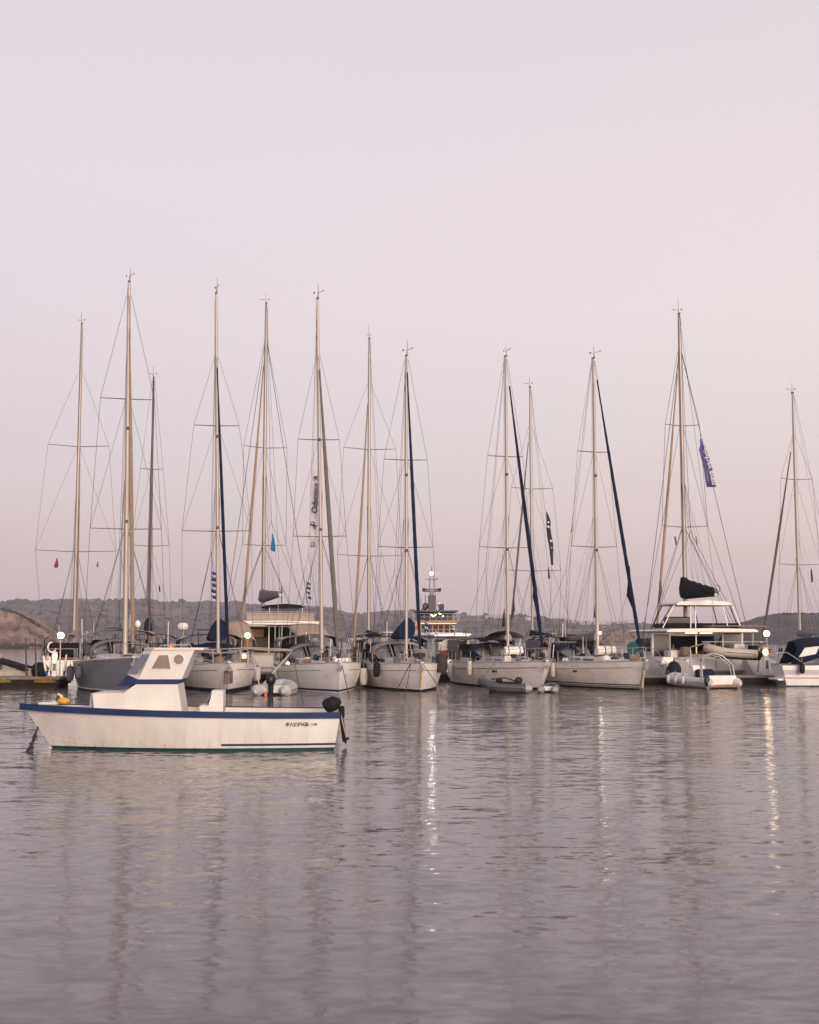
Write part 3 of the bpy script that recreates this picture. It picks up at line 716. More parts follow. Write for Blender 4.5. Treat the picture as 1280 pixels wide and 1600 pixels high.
fend_on(r, h, 6.4, -1, fendd, 'dark square fender below the side window of the arched sprayhood', .72, .17, .92, 'two dark fenders side by side'); fend_on(r, h, 8.6, -1, fendd, 'dark square fender nearer the stem of the arched sprayhood yacht', .72, .17, .95, 'two dark fenders side by side')
b = world_of(r, h.pt(1, 1, 1)); mooring(b+Vector((.05, -.1, 0)), G(692, 1081), roped, 'dark line crossing the lit bow of the arched sprayhood yacht', .02)
p = world_of(r, h.pt(.94, 1, -1)); mooring(p, G(619, 1080), roped, 'taut line slanting from the arched sprayhood yacht', .02, group='pair of lines under the arched sprayhood yacht'); mooring(p+Vector((.03, 0, 0)), G(632, 1092), roped, 'line hanging straight down from the arched sprayhood yacht', .0, .014, 'pair of lines under the arched sprayhood yacht')
fender(W(690, 1036, 62.5), M('brown_fender', (.05, .042, .038), .75, var=.2), 'large brown-grey fender squeezed between two white hulls', .95, .3)
YC = r
# --- cream yacht with life raft, bow to the right
r = near_root(846, 1078, 14, 12, .85, 'sailing_yacht', 'cream sailing yacht with pale awning and white raft canister by its mast')
h = Hull(12, 3.9, 1.15, 1.38, .85); mx = 6.3
hu, zf = yacht(r, h, white2, mx, ztop(r, mx, 553), boot=(.13, .20, white), line=(.28, .315, greyp, .02, .97), rig=dict(mr=.10, furl=navyc, spr=((.355, 1.45), (.66, .98)), boom=(4.6, 2.5), cover=(lgreyc, .34, .42), furlr=.11, furltop=.9, clew=.3, lazy=3))
solid(arch_sheet(1.2, 6.0, .75, 1.2, 2.45, 2.55, .35, sag=.0).build('awning', lgreyc, r, True, 60), .02)
bimini(r, .3, 2.6, 1.6, 2.35, 1.3, navyc, .12); sprayhood(r, 3.3, 5.0, 1.35, 1.45, .82, navyc)
o = MB().tube([(7.2, -.5, 1.84), (7.2, -.47, 1.84), (7.2, .47, 1.84), (7.2, .5, 1.84)], [.16, .23, .23, .16], 14).build('life_raft', white2, r, True, 30)
for y in (-.3, .3): MB().tube([(7.2, y-.02, 1.84), (7.2, y+.02, 1.84)], .24, 14).build('strap', rubber, o)
MB().add([h.pt(.7, .70, -1, .012), h.pt(.735, .70, -1, .012), h.pt(.735, .76, -1, .012), h.pt(.70, .77, -1, .012)], [(0, 1, 2, 3)]).build('hull_port', glassd, hu)
clutter(h, r, 5, 11.6, 8, 21, (white2, lgreyc, greyc))
for t_ in (.90, .95): MB().tube([h.pt(t_, 1, 1), h.pt(t_, 1, 1)+Vector((.3, 0, 1.2))], .03, 6).build('bow_rail_post', steel, r, True)
MB().rbox((11.6, .1, 1.75), (.35, .25, .45), .08).build('windlass_cover', lgreyc, r)
fend_on(r, h, 2.2, -1, fendw, 'pale fender at the stern quarter of the cream yacht with raft canister', .8, .17, .75)
fend_on(r, h, 6.2, -1, fendw, 'cream fender amidships on the yacht with raft canister', .75, .13, .95)
b = world_of(r, h.pt(.72, 1, -1)); mooring(b, world_of(r, h.pt(.6, .45, -1, .15)), ropew, 'slack line along the side of the yacht with raft canister', .03, .012, 'slack lines beside the grey inflatable'); mooring(b, world_of(r, h.pt(.735, .35, -1, .15)), ropew, 'short hanging line on the side of the yacht with raft canister', .0, .012, 'slack lines beside the grey inflatable')
YD = r
# --- cream yacht at the right end of the row
r = near_root(1000, 1078, 16, 12, .75, 'sailing_yacht', 'cream sailing yacht with navy sprayhood, grey boom cover and double dark boot lines')
h = Hull(12, 3.9, 1.15, 1.40, .75); mx = 6.6
hu, zf = yacht(r, h, white2, mx, ztop(r, mx, 556), boot=(.20, .25, antif), boot2=(.11, .15, antif), line=(.30, .325, greyp, .02, .95), wz=.08, rig=dict(mr=.105, furl=navyc, spr=((.36, 1.3), (.68, .9)), boom=(4.9, 2.45), cover=(greyc, .55, .5), furlr=.10, furltop=.93, clew=.42))
bimini(r, .3, 3.0, 1.6, 2.45, 1.3, navyc, .12); sprayhood(r, 3.4, 5.2, 1.4, 1.45, .8, navyc)
o = MB().tube([(7.6, -.52, 1.86), (7.6, -.49, 1.86), (7.6, .49, 1.86), (7.6, .52, 1.86)], [.16, .23, .23, .16], 14).build('life_raft', white2, r, True, 30)
for y in (-.1, .25): MB().tube([(7.6, y-.02, 1.86), (7.6, y+.02, 1.86)], .24, 14).build('strap', rubber, o)
MB().add([h.pt(.62, .70, -1, .012), h.pt(.65, .70, -1, .012), h.pt(.65, .76, -1, .012), h.pt(.62, .77, -1, .012)], [(0, 1, 2, 3)]).build('hull_port', glassd, hu)
MB().tube([(9.6, .55, 2.0), (9.62, .55, 2.0)], .32, 20).build('round_cover', M('teal_cloth', (.02, .08, .09), .8, var=.15), r)
MB().prism([(11.45, .1), (11.72, .1), (12.12, 1.3), (12.0, 1.3)], -.04, .04).build('stem_guard', M('worn_stem', (.5, .42, .32), .5, var=.2), r)
clutter(h, r, 5, 11.4, 6, 31, (white2, teak, lgreyc))
fend_on(r, h, 5.6, -1, fendw, 'white fender amidships on the yacht with double boot lines', .75, .13, .85)
fend_on(r, h, 2.2, -1, fendd, 'round black fender at the quarter of the yacht with double boot lines', .8, .32, .85, ball=True)
mooring(world_of(r, h.pt(1, .8, 1)), G(1006, 1078), ropew, 'line hanging from the stem of the double-lined yacht', .01, .014)
YE = r
# ------------------------------------------------------------------ yachts on the far side, sterns to the pontoon
def far_yacht(mpx, d, top, label, L=12.5, alpha=13, mx=6.8, hullmat=white2, cov=navyc, **k):
    r = far_root(mpx, d, alpha, mx, 'sailing_yacht', label)
    h = Hull(L, L*.32, 1.2, 1.4, .5); args = dict(mr=.10, furl=creamsail, spr=((.35, 1.4), (.66, 1.1)), boom=(4.5, 2.7), cover=(cov, .5, .4), wr=.0095, lazy=2, fk=.03); args.update(k.get('rig', {}))
    yacht(r, h, hullmat, mx, ztop(r, mx, top), boot=(.1, .18, navy), rig=args)
    bimini(r, .3, 2.7, L*.13, k.get('bz', 2.6), 1.4, k.get('bm', navyc)); sprayhood(r, 3.6, 5.3, 1.35, 1.45, .8, cov)
    return r, h
F1 = far_yacht(118, 84, 503, 'sailing yacht behind the grey one with pale mast and long drooping spreaders', cov=lgreyc, bm=lgreyc, rig=dict(spr=((.30, 2.55), (.62, 1.95)), mr=.12, furlr=.11, frac=.86))
F2 = far_yacht(234, 86, 587, 'sailing yacht with dark slender mast and three pairs of spreaders', cov=blackc, bm=blackc, rig=dict(mat=darkspar, spr=((.13, 1.45), (.38, 1.25), (.66, .75)), mr=.085, furlr=.085, cover=(blackc, 1.1, .6), boom=(3.6, 2.9)))
F3 = far_yacht(576, 86, 526, 'sailing yacht with bare pale mast and sand-coloured rolled headsail behind the striped yacht', cov=blackc, bm=blackc, rig=dict(spr=((.30, 2.2), (.64, 1.8)), mr=.115, frac=.86, furlr=.10), bz=2.75)
F4 = far_yacht(831, 88, 602, 'sailing yacht with grey-green rolled headsail half hidden behind the cream yachts', cov=navyc, rig=dict(spr=((.30, 2.0), (.61, 1.5)), mr=.095, frac=.86, furl=M('grey_green_sailcloth', (.17, .165, .14), .85, var=.15), furlr=.085, clew=.45), bm=navyc)
F5 = far_yacht(1247, 88, 611, 'sailing yacht beyond the motor cruiser with grey rolled headsail and slim mast', cov=greyc, rig=dict(spr=((.33, 1.55), (.66, 1.2)), mr=.10, frac=.84, furl=olivesail, furlr=.10), bm=greyc)
# ------------------------------------------------------------------ catamarans, sterns towards us
warmlit = M('warm_cabin_lamp', (1, .58, .24), .5, var=0, emit=9)
woodin = M('cabin_joinery', (.20, .10, .05), .5, var=.2, scale=4)
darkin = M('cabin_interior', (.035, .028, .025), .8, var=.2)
cush = M('cushion_beige', (.42, .33, .26), .9, var=.1)
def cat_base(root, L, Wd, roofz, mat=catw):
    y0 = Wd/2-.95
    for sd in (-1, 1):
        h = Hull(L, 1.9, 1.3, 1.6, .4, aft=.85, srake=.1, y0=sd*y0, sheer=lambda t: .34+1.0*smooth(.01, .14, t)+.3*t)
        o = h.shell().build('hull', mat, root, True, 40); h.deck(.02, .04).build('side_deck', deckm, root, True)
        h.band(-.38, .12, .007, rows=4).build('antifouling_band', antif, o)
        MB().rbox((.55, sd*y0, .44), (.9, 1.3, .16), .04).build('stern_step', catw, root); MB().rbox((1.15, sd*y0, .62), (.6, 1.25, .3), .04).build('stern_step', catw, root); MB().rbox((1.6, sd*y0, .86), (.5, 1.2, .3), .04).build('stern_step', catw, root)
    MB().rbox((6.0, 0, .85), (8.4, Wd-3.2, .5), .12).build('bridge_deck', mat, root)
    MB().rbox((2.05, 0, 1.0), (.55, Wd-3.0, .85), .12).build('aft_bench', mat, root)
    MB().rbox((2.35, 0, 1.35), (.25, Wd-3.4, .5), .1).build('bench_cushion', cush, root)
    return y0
# --- sailing catamaran with black sail bag
a = radians(8); dv = Vector((-sin(a), cos(a), 0)); st = Vector((17.6, 71.6, 0))
r = thing('sailing_catamaran', 'white sailing catamaran with black sail bag, hardtop and open lit stern cockpit', 'catamaran', st, atan2(dv.y, dv.x)); CAT = r
L_, Wd = 12.5, 7.2; y0 = cat_base(r, L_, Wd, 2.95)
# saloon: side walls with windows, dark aft front, roof
for sd in (-1, 1):
    o = MB().prism([(4.3, 1.1), (9.6, 1.1), (8.6, 2.0), (7.2, 2.85), (4.3, 2.85)], sd*2.75-.05, sd*2.75+.05).build('saloon_side', catw, r)
    MB().prism([(4.6, 1.75), (8.4, 1.75), (7.0, 2.5), (4.6, 2.5)], sd*2.82-.02, sd*2.82+.02).build('side_window', glassd, o)
MB().box((9.0, 0, 1.7), (.1, 5.4, 1.3), 0, -.6).build('front_window', glassd, r)
MB().box((7.3, 0, 1.1), (6.0, 5.3, .06)).build('saloon_floor', teak, r); MB().box((8.4, 0, 1.9), (.08, 5.2, 1.5)).build('galley_wall', darkin, r)
MB().rbox((7.6, 1.1, 1.5), (.7, 1.7, .9), .05).build('galley_unit', woodin, r); MB().rbox((6.6, -1.3, 1.4), (1.0, 1.4, .6), .05).build('saloon_sofa', woodin, r)
for y0_, y1_ in ((-2.7, -1.55), (1.75, 2.7)): MB().box((4.35, (y0_+y1_)/2, 1.95), (.05, y1_-y0_, 1.6)).build('aft_glass', M('smoked_glass', (.012, .012, .014), .35, var=.1), r)
for y in (-1.55, .1, 1.75): MB().box((4.33, y, 1.95), (.08, .07, 1.7)).build('door_post', white2, r)
rf = loft([[(x, yy*k, z) for yy, z in ((-3.3, 2.86), (-3.36, 2.93), (-3.1, 3.02), (0, 3.08), (3.1, 3.02), (3.36, 2.93), (3.3, 2.86))] for x, k in ((1.9, .82), (2.2, .86), (4, .88), (7, .9), (9.0, .82), (9.6, .6))]).build('cabin_roof', catw, r, True, 40)
MB().box((3.1, 0, 2.83), (2.2, 5.2, .03)).build('ceiling_lining', cush, r)
for x, y in ((3.0, .75), (3.0, -.15), (3.7, .75), (3.7, -.15)): MB().box((x, y, 2.80), (.16, .42, .025)).build('ceiling_lamp', warmlit, r)
for sd in (-1, 1): MB().tube([(2.2, sd*2.45, 1.4), (2.1, sd*2.5, 2.9)], .05, 8).build('roof_post', steel, r, True)
MB().rbox((2.9, 2.0, 1.55), (.9, .9, .55), .08).build('helm_seat', catw, r); MB().rbox((3.3, -2.1, 1.75), (.3, .7, .9), .06).build('door_panel', catw, r); MB().ell((2.6, 1.35, 1.6), (.3, .35, .28), 10, 8).build('gas_ball', bluec, r, True)
# flybridge and hardtop
MB().rbox((4.6, 0, 3.24), (2.6, 4.4, .28), .1).build('flybridge_coaming', blackc, r); MB().rbox((5.0, 1.0, 3.55), (.5, 1.5, .45), .06).build('helm_console', black, r)
MB().rbox((3.0, -1.6, 3.2), (2.0, 3.4, .04), .02).build('solar_panel', cush, r)
ht = loft([[(x, yy*k, z) for yy, z in ((-1.9, 4.42), (-1.96, 4.5), (-1.7, 4.62), (0, 4.72), (1.7, 4.62), (1.96, 4.5), (1.9, 4.42))] for x, k in ((3.1, .86), (3.3, .95), (4.6, 1), (6.0, .93), (6.3, .82))]).build('hardtop', catw, r, True, 40)
for x0_, x1_, y0_, y1_ in ((3.3, 3.1, 1.75, 2.55), (3.6, 3.7, 1.78, 2.62), (3.3, 3.1, -1.75, -2.2), (3.6, 3.8, -1.75, -2.3), (3.35, 3.0, .75, .9), (3.35, 3.3, .45, .5), (5.9, 6.4, 1.6, 2.1), (5.9, 6.4, -1.6, -2.1), (3.4, 3.2, -1.2, -1.45), (5.8, 6.0, -.4, -.7)):
    MB().tube([(x0_, y0_, 4.45), (x1_, y1_, 3.1)], .035, 6).build('hardtop_post', white2 if x0_ < 3.5 else black, r, True)
mx = 6.3; hc = Hull(12.5, 7, 1.3, 1.6, .4)
rig(r, hc, mx, 3.0, ztop(r, mx, 487), mr=.14, furl=creamsail, frac=.885, spr=((.32, 1.45), (.64, 1.1)), chain=(mx-1.6, 3.5, 1.5), stern=(4.4, 3.5, 1.5), bow=(12.0, 1.75), boom=(5.0, 4.98, .0), cover=(blackc, 1.35, .75), furlr=.10, wr=.0125, clew=.35, lazy=4)
for sd in (-1, 1): MB().tube([(mx-1.9, sd*3.45, 1.5), (mx-.1, sd*.1, ztop(r, mx, 555))], .017, 5).build('main_shroud', wire, r)
ob = MB(); ob.tube([(mx-5.25, .16*cos(2*pi*k/9)*1.0, 5.3+.2*sin(2*pi*k/9)) for k in range(28)], .035, 5); ob.build('reefing_lines', ropew, r, True)
# stern rail, davits
for sd in (-1, 1):
    MB().tube([(.4, sd*2.0, .6), (.1, sd*2.0, 1.6), (.2, sd*2.0, 2.0), (-.75, sd*1.75 if sd < 0 else 1.2, 2.28)], .045, 7).build('davit_arm', steel, r, True)
    MB().tube([(.3, sd*3.4, .5), (.3, sd*3.4, 1.2), (1.9, sd*3.45, 1.9), (5, sd*3.45, 2.05), (10, sd*3.4, 2.15)], .017, 5).build('guard_rail', steel, r, True)
    for x in (2.5, 4, 5.5, 7, 8.5, 10): MB().tube([(x, sd*3.45, 1.3), (x, sd*3.45, 2.02)], .014, 5).build('stanchion', steel, r, True)
MB().tube([(-.6, -2.2, 2.30), (-.6, 1.6, 2.30)], .03, 6).build('davit_bar', steel, r, True)
MB().rbox((.75, 3.35, .85), (1.4, .05, .5), .02).build('name_panel', catw, r)
MB().box((1.0, 2.68-.02+.05, 1.22), (.5, .02, .3)).build('stern_window', glassd, r)
fender(world_of(r, (.1, 3.0, .72)), fendd, 'large round black fender hanging at the catamaran stern quarter', r=.42, ball=True, top=.9)
# --- catamaran with flybridge rails
a = radians(19.5); dv = Vector((-sin(a), cos(a), 0)); st = Vector((-7.85, 80.5, 0)); r = thing('sailing_catamaran', 'catamaran with beige flybridge rails, black hardtop and timber-toned saloon', 'catamaran', st, atan2(dv.y, dv.x)); CAT2 = r
y0 = cat_base(r, 13.5, 6.6, 3.6)
for sd in (-1, 1):
    o = MB().prism([(3.6, 1.1), (9.8, 1.1), (9.0, 2.2), (7.6, 3.35), (3.6, 3.35)], sd*2.6-.05, sd*2.6+.05).build('saloon_side', catw, r)
    MB().prism([(4, 2.0), (8.8, 2.0), (7.6, 2.9), (4, 2.9)], sd*2.67-.02, sd*2.67+.02).build('side_window', glassd, o)
MB().box((8.6, 0, 2.2), (.08, 5.0, 2.2)).build('galley_wall', darkin, r); MB().box((6.5, 0, 1.1), (6, 5.0, .06)).build('saloon_floor', teak, r)
MB().rbox((6.0, .65, 2.45), (.5, 1.4, 1.4), .04).build('saloon_panelling', M('lit_joinery', (.34, .17, .07), .45, var=.2), r); MB().rbox((5.6, .2, 2.1), (.3, 1.0, 1.0), .04).build('doorway', black, r)
MB().box((4.5, .8, 3.34), (.8, 1.2, .03)).build('ceiling_lamp', M('dim_cabin_lamp', (1, .55, .25), .5, var=0, emit=1.2), r)
for y in (-1.7, -.6, .1, 1.9): MB().box((3.7, y, 2.3), (.07, .07, 2.1)).build('door_post', white2, r)
rf = loft([[(x, yy*k, z) for yy, z in ((-3.25, 3.38), (-3.3, 3.5), (-3.0, 3.62), (0, 3.64), (2.5, 3.62), (2.74, 3.5), (2.7, 3.38))] for x, k in ((1.6, .86), (1.9, .92), (4, .95), (8, .92), (9.6, .6))]).build('cabin_roof', catw, r, True, 40)
MB().box((1.62, .2, 3.53), (.05, 3.0, .05)).build('roof_line', greyp, r)
for y in [-2.5+.5*i for i in range(10)]: MB().tube([(2.0, y, 3.6), (2.0, y, 4.2)], .016, 5).build('rail_post', steel, r)
for z in (4.2, 4.02): MB().tube([(6, 2.2, z), (2.3, 2.15, z), (2.0, 2.0, z), (2.0, -2.5, z), (2.3, -2.65, z), (6, -2.7, z)], .02, 5).build('flybridge_rail', steel, r, True)
solid(MB().grid([[(2.03, y, z) for y in (-2.45, -.7, .7, 1.95)] for z in (3.66, 3.9, 4.12)]).build('rail_cloth', cush, r), .03)
MB().rbox((3.0, 0, 3.85), (.8, 3.6, .45), .1).build('flybridge_seat', cush, r)
loft([[(x, -.85+yy*k, z) for yy, z in ((-1.2, 4.5), (-1.22, 4.56), (-1.0, 4.68), (0, 4.75), (1.0, 4.68), (1.22, 4.56), (1.2, 4.5))] for x, k in ((2.8, .9), (3.0, 1), (5.0, 1), (5.4, .85))]).build('hardtop', blackc, r, True, 40)
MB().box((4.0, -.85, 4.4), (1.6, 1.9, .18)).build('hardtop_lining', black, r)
for x in (3.0, 5.2):
    for y in (-1.95, .25): MB().tube([(x, y, 4.55), (x, y, 3.6)], .035, 6).build('hardtop_post', catw, r, True)
MB().tube([(3.2, -.6, 4.7), (3.2, -.6, 5.5), (3.2, -.6, 5.9)], [.02, .05, .03], 6).build('antenna', black, r, True)
solid(arch_sheet(-.6, 1.6, 1.1, 1.2, 2.7, 3.35, .1, droop=.1).build('side_awning', tanc, r, True), .02).location = (0, -1.8, 0)
solid(arch_sheet(-1.2, 1.7, .7, .9, 2.3, 3.4, .25, droop=.35).build('side_awning', tanc, r, True), .02).location = (0, 2.65, 0)
mx = 6.0
rig(r, Hull(13.5, 6.6, 1.3, 1.6, .4), mx, 3.6, ztop(r, mx, 471), mr=.135, furl=creamsail, frac=.88, spr=((.235, 1.5), (.54, 1.5)), chain=(mx-1.5, 3.2, 1.5), stern=(2.4, 3.2, 1.5), bow=(13.0, 1.7), boom=(4.9, 5.0, .25), cover=(greyc, .95, .6), wr=.0115, furlr=.11, clew=.3)
for sd in (-1, 1): MB().tube([(mx-1.8, sd*3.2, 1.5), (mx-.1, sd*.1, ztop(r, mx, 540))], .018, 5).build('main_shroud', wire, r)
# ------------------------------------------------------------------ gear crowded around the cockpits
def stern_gear(root, L, B, z, seed):
    rg = random.Random(seed)
    for sd in (-1, 1):
        for i in range(2): solid(MB().grid([[(x, sd*(B*.40+.02*sin(x*9)), zz) for x in (.4+i*1.2, .9+i*1.2, 1.4+i*1.2)] for zz in (z+.05, z+.3, z+.62)]).build('dodger_cloth', rg.choice((blackc, navyc, greyc)), root), .02)
    MB().rbox((.15, -B*.22, z+.75), (.28, .26, .42), .08).build('rail_outboard', black, root); MB().tube([(.1, -B*.22, z+.6), (.05, -B*.22, z-.1)], .05, 6).build('outboard_shaft', rubber, root)
    pts = [(.2, B*.28+.24*sin(2*pi*k/14), z+.62+.3*cos(2*pi*k/14)) for k in range(11)]; MB().tube(pts, .055, 7).build('horseshoe_buoy', rg.choice((white2, M('orange_buoy', (.5, .13, .04), .6))), root, True)
    MB().rbox((1.6, 0, z+.28), (1.2, .6, .5), .05).build('cockpit_table', teak, root)
    for y in (-.9, .9): MB().rbox((1.9, y, z+.28), (1.6, .4, .12), .05).build('seat_cushion', rg.choice((cush, greyc, navyc)), root)
    for k in range(13):
        x, y = rg.uniform(.2, 4.4), rg.uniform(-.42, .42)*B
        MB().rbox((x, y, z+rg.uniform(.2, .6)), (rg.uniform(.15, .45), rg.uniform(.15, .4), rg.uniform(.2, .6)), .06, rg.uniform(0, 3)).build('stowed_bag', rg.choice((black, greyc, navyc, teak, black, roped, white2)), root)
    for k in range(3):
        x, y = rg.uniform(.1, .6), rg.uniform(-.42, .42)*B; MB().tube([(x, y, z), (x+rg.uniform(-.2, .2), y+rg.uniform(-.1, .1), z+rg.uniform(1.4, 2.4))], .025, 6).build('staff', rg.choice((steel, white2, teak)), root, True)
for i, (rr0, hh0) in enumerate(((GREY, 1.45), (YA, 1.3), (YB, 1.3), (YC, 1.3), (YD, 1.3), (YE, 1.3), (F1[0], 1.35), (F2[0], 1.35), (F3[0], 1.35), (F4[0], 1.35), (F5[0], 1.35))): stern_gear(rr0, 12, 3.8, hh0, 40+i)
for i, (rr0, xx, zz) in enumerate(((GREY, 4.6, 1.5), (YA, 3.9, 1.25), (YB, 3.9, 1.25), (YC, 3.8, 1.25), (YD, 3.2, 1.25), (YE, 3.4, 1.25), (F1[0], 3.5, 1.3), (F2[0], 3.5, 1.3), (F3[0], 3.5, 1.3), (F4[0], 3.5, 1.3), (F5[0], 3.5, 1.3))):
    MB().rbox((xx, 0, zz+.35), (.12, 1.5, .75), .04).build('companionway_shade', black, rr0)  # black panel standing in for the shade beneath the sprayhood
    rg = random.Random(90+i)
    for k in range(9):
        x = rg.uniform(5.0, 10.8); y = rg.uniform(-.9, .9)
        MB().rbox((x, y, zz+rg.uniform(.25, .42)), (rg.uniform(.12, .4), rg.uniform(.12, .4), rg.uniform(.12, .35)), .05, rg.uniform(0, 3)).build('deck_gear', rg.choice((black, greyc, roped, navyc, teak)), rr0)
    for sd in (-1, 1): solid(MB().grid([[(x, sd*1.62+.03*sin(x*7), z) for x in (.5, 1.2, 1.9, 2.6)] for z in (1.75, 2.1, 2.4)]).build('bimini_shade_sheet', rg.choice((blackc, navyc, greyc)), rr0), .015)  # sheets added to deepen the shade under the bimini
    MB().rbox((.95, 0, zz+.5), (1.1, 2.5, .85), .1).build('cockpit_dark_block', (blackc, M('cockpit_dark_brown', (.055, .04, .032), .9, var=.2, scale=6, bump=.3), navyc)[i % 3], rr0)  # solid block added to darken the cockpit space below the bimini
    for k in range(6):
        x, y = rg.uniform(3.2, 6.4), rg.uniform(-1.5, 1.5); MB().tube([(x, y, zz+.2), (x+rg.uniform(-.15, .15), y+rg.uniform(-.15, .15), zz+rg.uniform(.8, 1.5))], rg.uniform(.015, .035), 5).build('deck_pole', rg.choice((black, teak, white2, roped)), rr0)
# gear in the catamaran cockpit
rg = random.Random(77)
for k in range(16):
    x, y = rg.uniform(1.9, 4.0), rg.uniform(-2.4, 2.4)
    MB().rbox((x, y, rg.uniform(1.35, 1.75)), (rg.uniform(.15, .5), rg.uniform(.15, .5), rg.uniform(.2, .6)), .06, rg.uniform(0, 3)).build('stowed_gear', rg.choice((black, greyc, navyc, teak, darkin, white2, darkin)), CAT)
for k in range(5): MB().box((1.765, -1.9+k*.9, 1.0), (.02, .03, .7)).build('bench_seam', greyp, CAT)
MB().box((1.76, 0, .62), (.02, 4.0, .04)).build('bench_seam', greyp, CAT)
for sd in (-1, 1):
    MB().tube([(.15, sd*2.3, .45), (.1, sd*2.3, 1.15), (.5, sd*2.3, 1.3)], .018, 5).build('boarding_rail', steel, CAT, True)
    for k in range(3): MB().tube([(.3+.3*k, sd*(2.1+.5*k), .5+.2*k), (.25+.3*k, sd*(2.3+.4*k), .46+.2*k), (.45+.3*k, sd*(2.4+.4*k), .48+.2*k)], .03, 5).build('rope_coil', roped, CAT, True)
MB().rbox((2.3, -2.6, 1.75), (.5, .6, .7), .08).build('grill_cover', blackc, CAT)
MB().rbox((.95, 3.1, 1.2), (.3, .7, .5), .06).build('stern_locker', white2, CAT)
# treads on the catamaran sterns
for cr, y0c in ((CAT, 7.2/2-.95), (CAT2, 6.6/2-.95)):
    for sd in (-1, 1):
        for x, z in ((.55, .53), (1.15, .78), (1.6, 1.02)): MB().rbox((x, sd*y0c, z), (.42, 1.05, .03), .01).build('step_tread', teak, cr)
        for x, z in ((.84, .62), (1.34, .86)): MB().box((x, sd*y0c, z), (.02, 1.0, .10)).build('step_riser', greyp, cr)
# gangplanks stowed upright at the sterns
def gangplank(px, y0p, y1p, d, mat, label, w=.38, lean=.1):
    A = W(px, y0p, d); B_ = W(px, y1p, d); H_ = B_.z-A.z; t = thing('gangplank', label, 'gangplank', A)
    for sd in (-1, 1): MB().tube([(sd*w/2, 0, -.25), (sd*w/2+lean, .15, H_)], .03, 6).build('side_rail', steel, t, True)
    for k in range(6): MB().box((lean*(k+.5)/6, .15*(k+.5)/6, H_*(k+.5)/6), (w, .03, H_/6*.86)).build('slat', mat, t)
gangplank(562, 1045, 1004, 74.5, teak, 'pale wooden gangplank stowed upright between the blue-striped and arched sprayhood yachts')
gangplank(556, 1044, 1010, 74.8, M('dark_plank', (.10, .07, .05), .7, var=.2), 'darker short gangplank stowed upright behind the blue-striped yacht', .3, -.08)
gangplank(737, 1042, 1000, 74.8, greyc, 'grey gangplank stowed upright beside the raft-canister yacht stern', .45, .12)
# ------------------------------------------------------------------ fishing launch in the foreground
bp = G(80, 1169); a = radians(4.5); dv = Vector((-cos(a), -sin(a), 0)); LL = 7.08; RK = .95
st = bp-dv*(LL-RK*.70); r = thing('fishing_launch', 'white open fishing launch with navy gunwale and small wheelhouse', 'motorboat', st, atan2(dv.y, dv.x)); LAUNCH = r
h = Hull(LL, 2.35, .80, .97, RK, aft=.86, srake=-.19, tmax=.38, zb=-.35, fine=.55, tuck=.12)
lw = M('launch_white_paint', (.70, .67, .63), .42, var=.075, scale=2.2, stretch=(1, 1, .35), coat=.1, bump=.05)
hu = h.shell(34, 14).build('hull', lw, r, True, 50)
def weather(m, z0, z1, amount):
    """rusty run marks and a scum line above the waterline"""
    t = m.node_tree; N = t.nodes; L = t.links.new; p = N['Principled BSDF']; src = p.inputs['Base Color'].links[0].from_socket
    tc = N.new('ShaderNodeTexCoord'); mp = N.new('ShaderNodeMapping'); mp.inputs['Scale'].default_value = (9, 9, .8); L(tc.outputs['Object'], mp.inputs[0])
    nz = N.new('ShaderNodeTexNoise'); nz.inputs['Scale'].default_value = 1; nz.inputs['Detail'].default_value = 5; L(mp.outputs[0], nz.inputs[0])
    sp = N.new('ShaderNodeSeparateXYZ'); L(tc.outputs['Object'], sp.inputs[0])
    a = N.new('ShaderNodeMapRange'); L(sp.outputs[2], a.inputs[0]); a.inputs[1].default_value = z1; a.inputs[2].default_value = z0; a.inputs[3].default_value = .12; a.inputs[4].default_value = 1
    b = N.new('ShaderNodeMapRange'); L(nz.outputs[0], b.inputs[0]); b.inputs[1].default_value = .52; b.inputs[2].default_value = .72; b.inputs[4].default_value = amount
    mu = N.new('ShaderNodeMath'); mu.operation = 'MULTIPLY'; L(a.outputs[0], mu.inputs[0]); L(b.outputs[0], mu.inputs[1])
    mx_ = N.new('ShaderNodeMix'); mx_.data_type = 'RGBA'; L(mu.outputs[0], mx_.inputs[0]); L(src, mx_.inputs[6]); mx_.inputs[7].default_value = (.30, .22, .14, 1); L(mx_.outputs[2], p.inputs['Base Color'])
weather(lw, .08, .5, .38); weather(white2, .1, .7, .42); weather(white, .1, .6, .2)
h.band(-.34, .06, .007, rows=4).build('green_waterline', antig, hu)
h.band(.11, .155, .014, 0.0, .385).build('rubbing_stripe', bluep, hu)
mb = MB()
for sd in (-1, 1): mb.grid([[h.pt(t, 1, sd, .03)+Vector((.04*t, 0, z)) for t in h.ts(26)] for z in (-.115, -.05, .015, .02)]); mb.grid([[h.pt(t, 1, sd, o_)+Vector((.04*t, 0, .02)) for t in h.ts(26)] for o_ in (.03, -.02, -.07)])
mb.grid([[h.pt(0, 1, 1, .03)+Vector((-.02, 0, z)) for z in (-.115, .02)], [h.pt(0, 1, -1, .03)+Vector((-.02, 0, z)) for z in (-.115, .02)]])
mb.build('gunwale', bluep, r, True, 40)
# spray chine near the stem
for sd in (-1, 1):
    pts = [h.pt(t, u, sd, -.004) for t, u in ((.99, .50), (.96, .45), (.92, .41), (.87, .375), (.84, .352), (.80, .335))]
    MB().tube(pts, [.002, .010, .015, .013, .008, .001], 6, sq=.5).build('spray_chine', lw, hu, True)
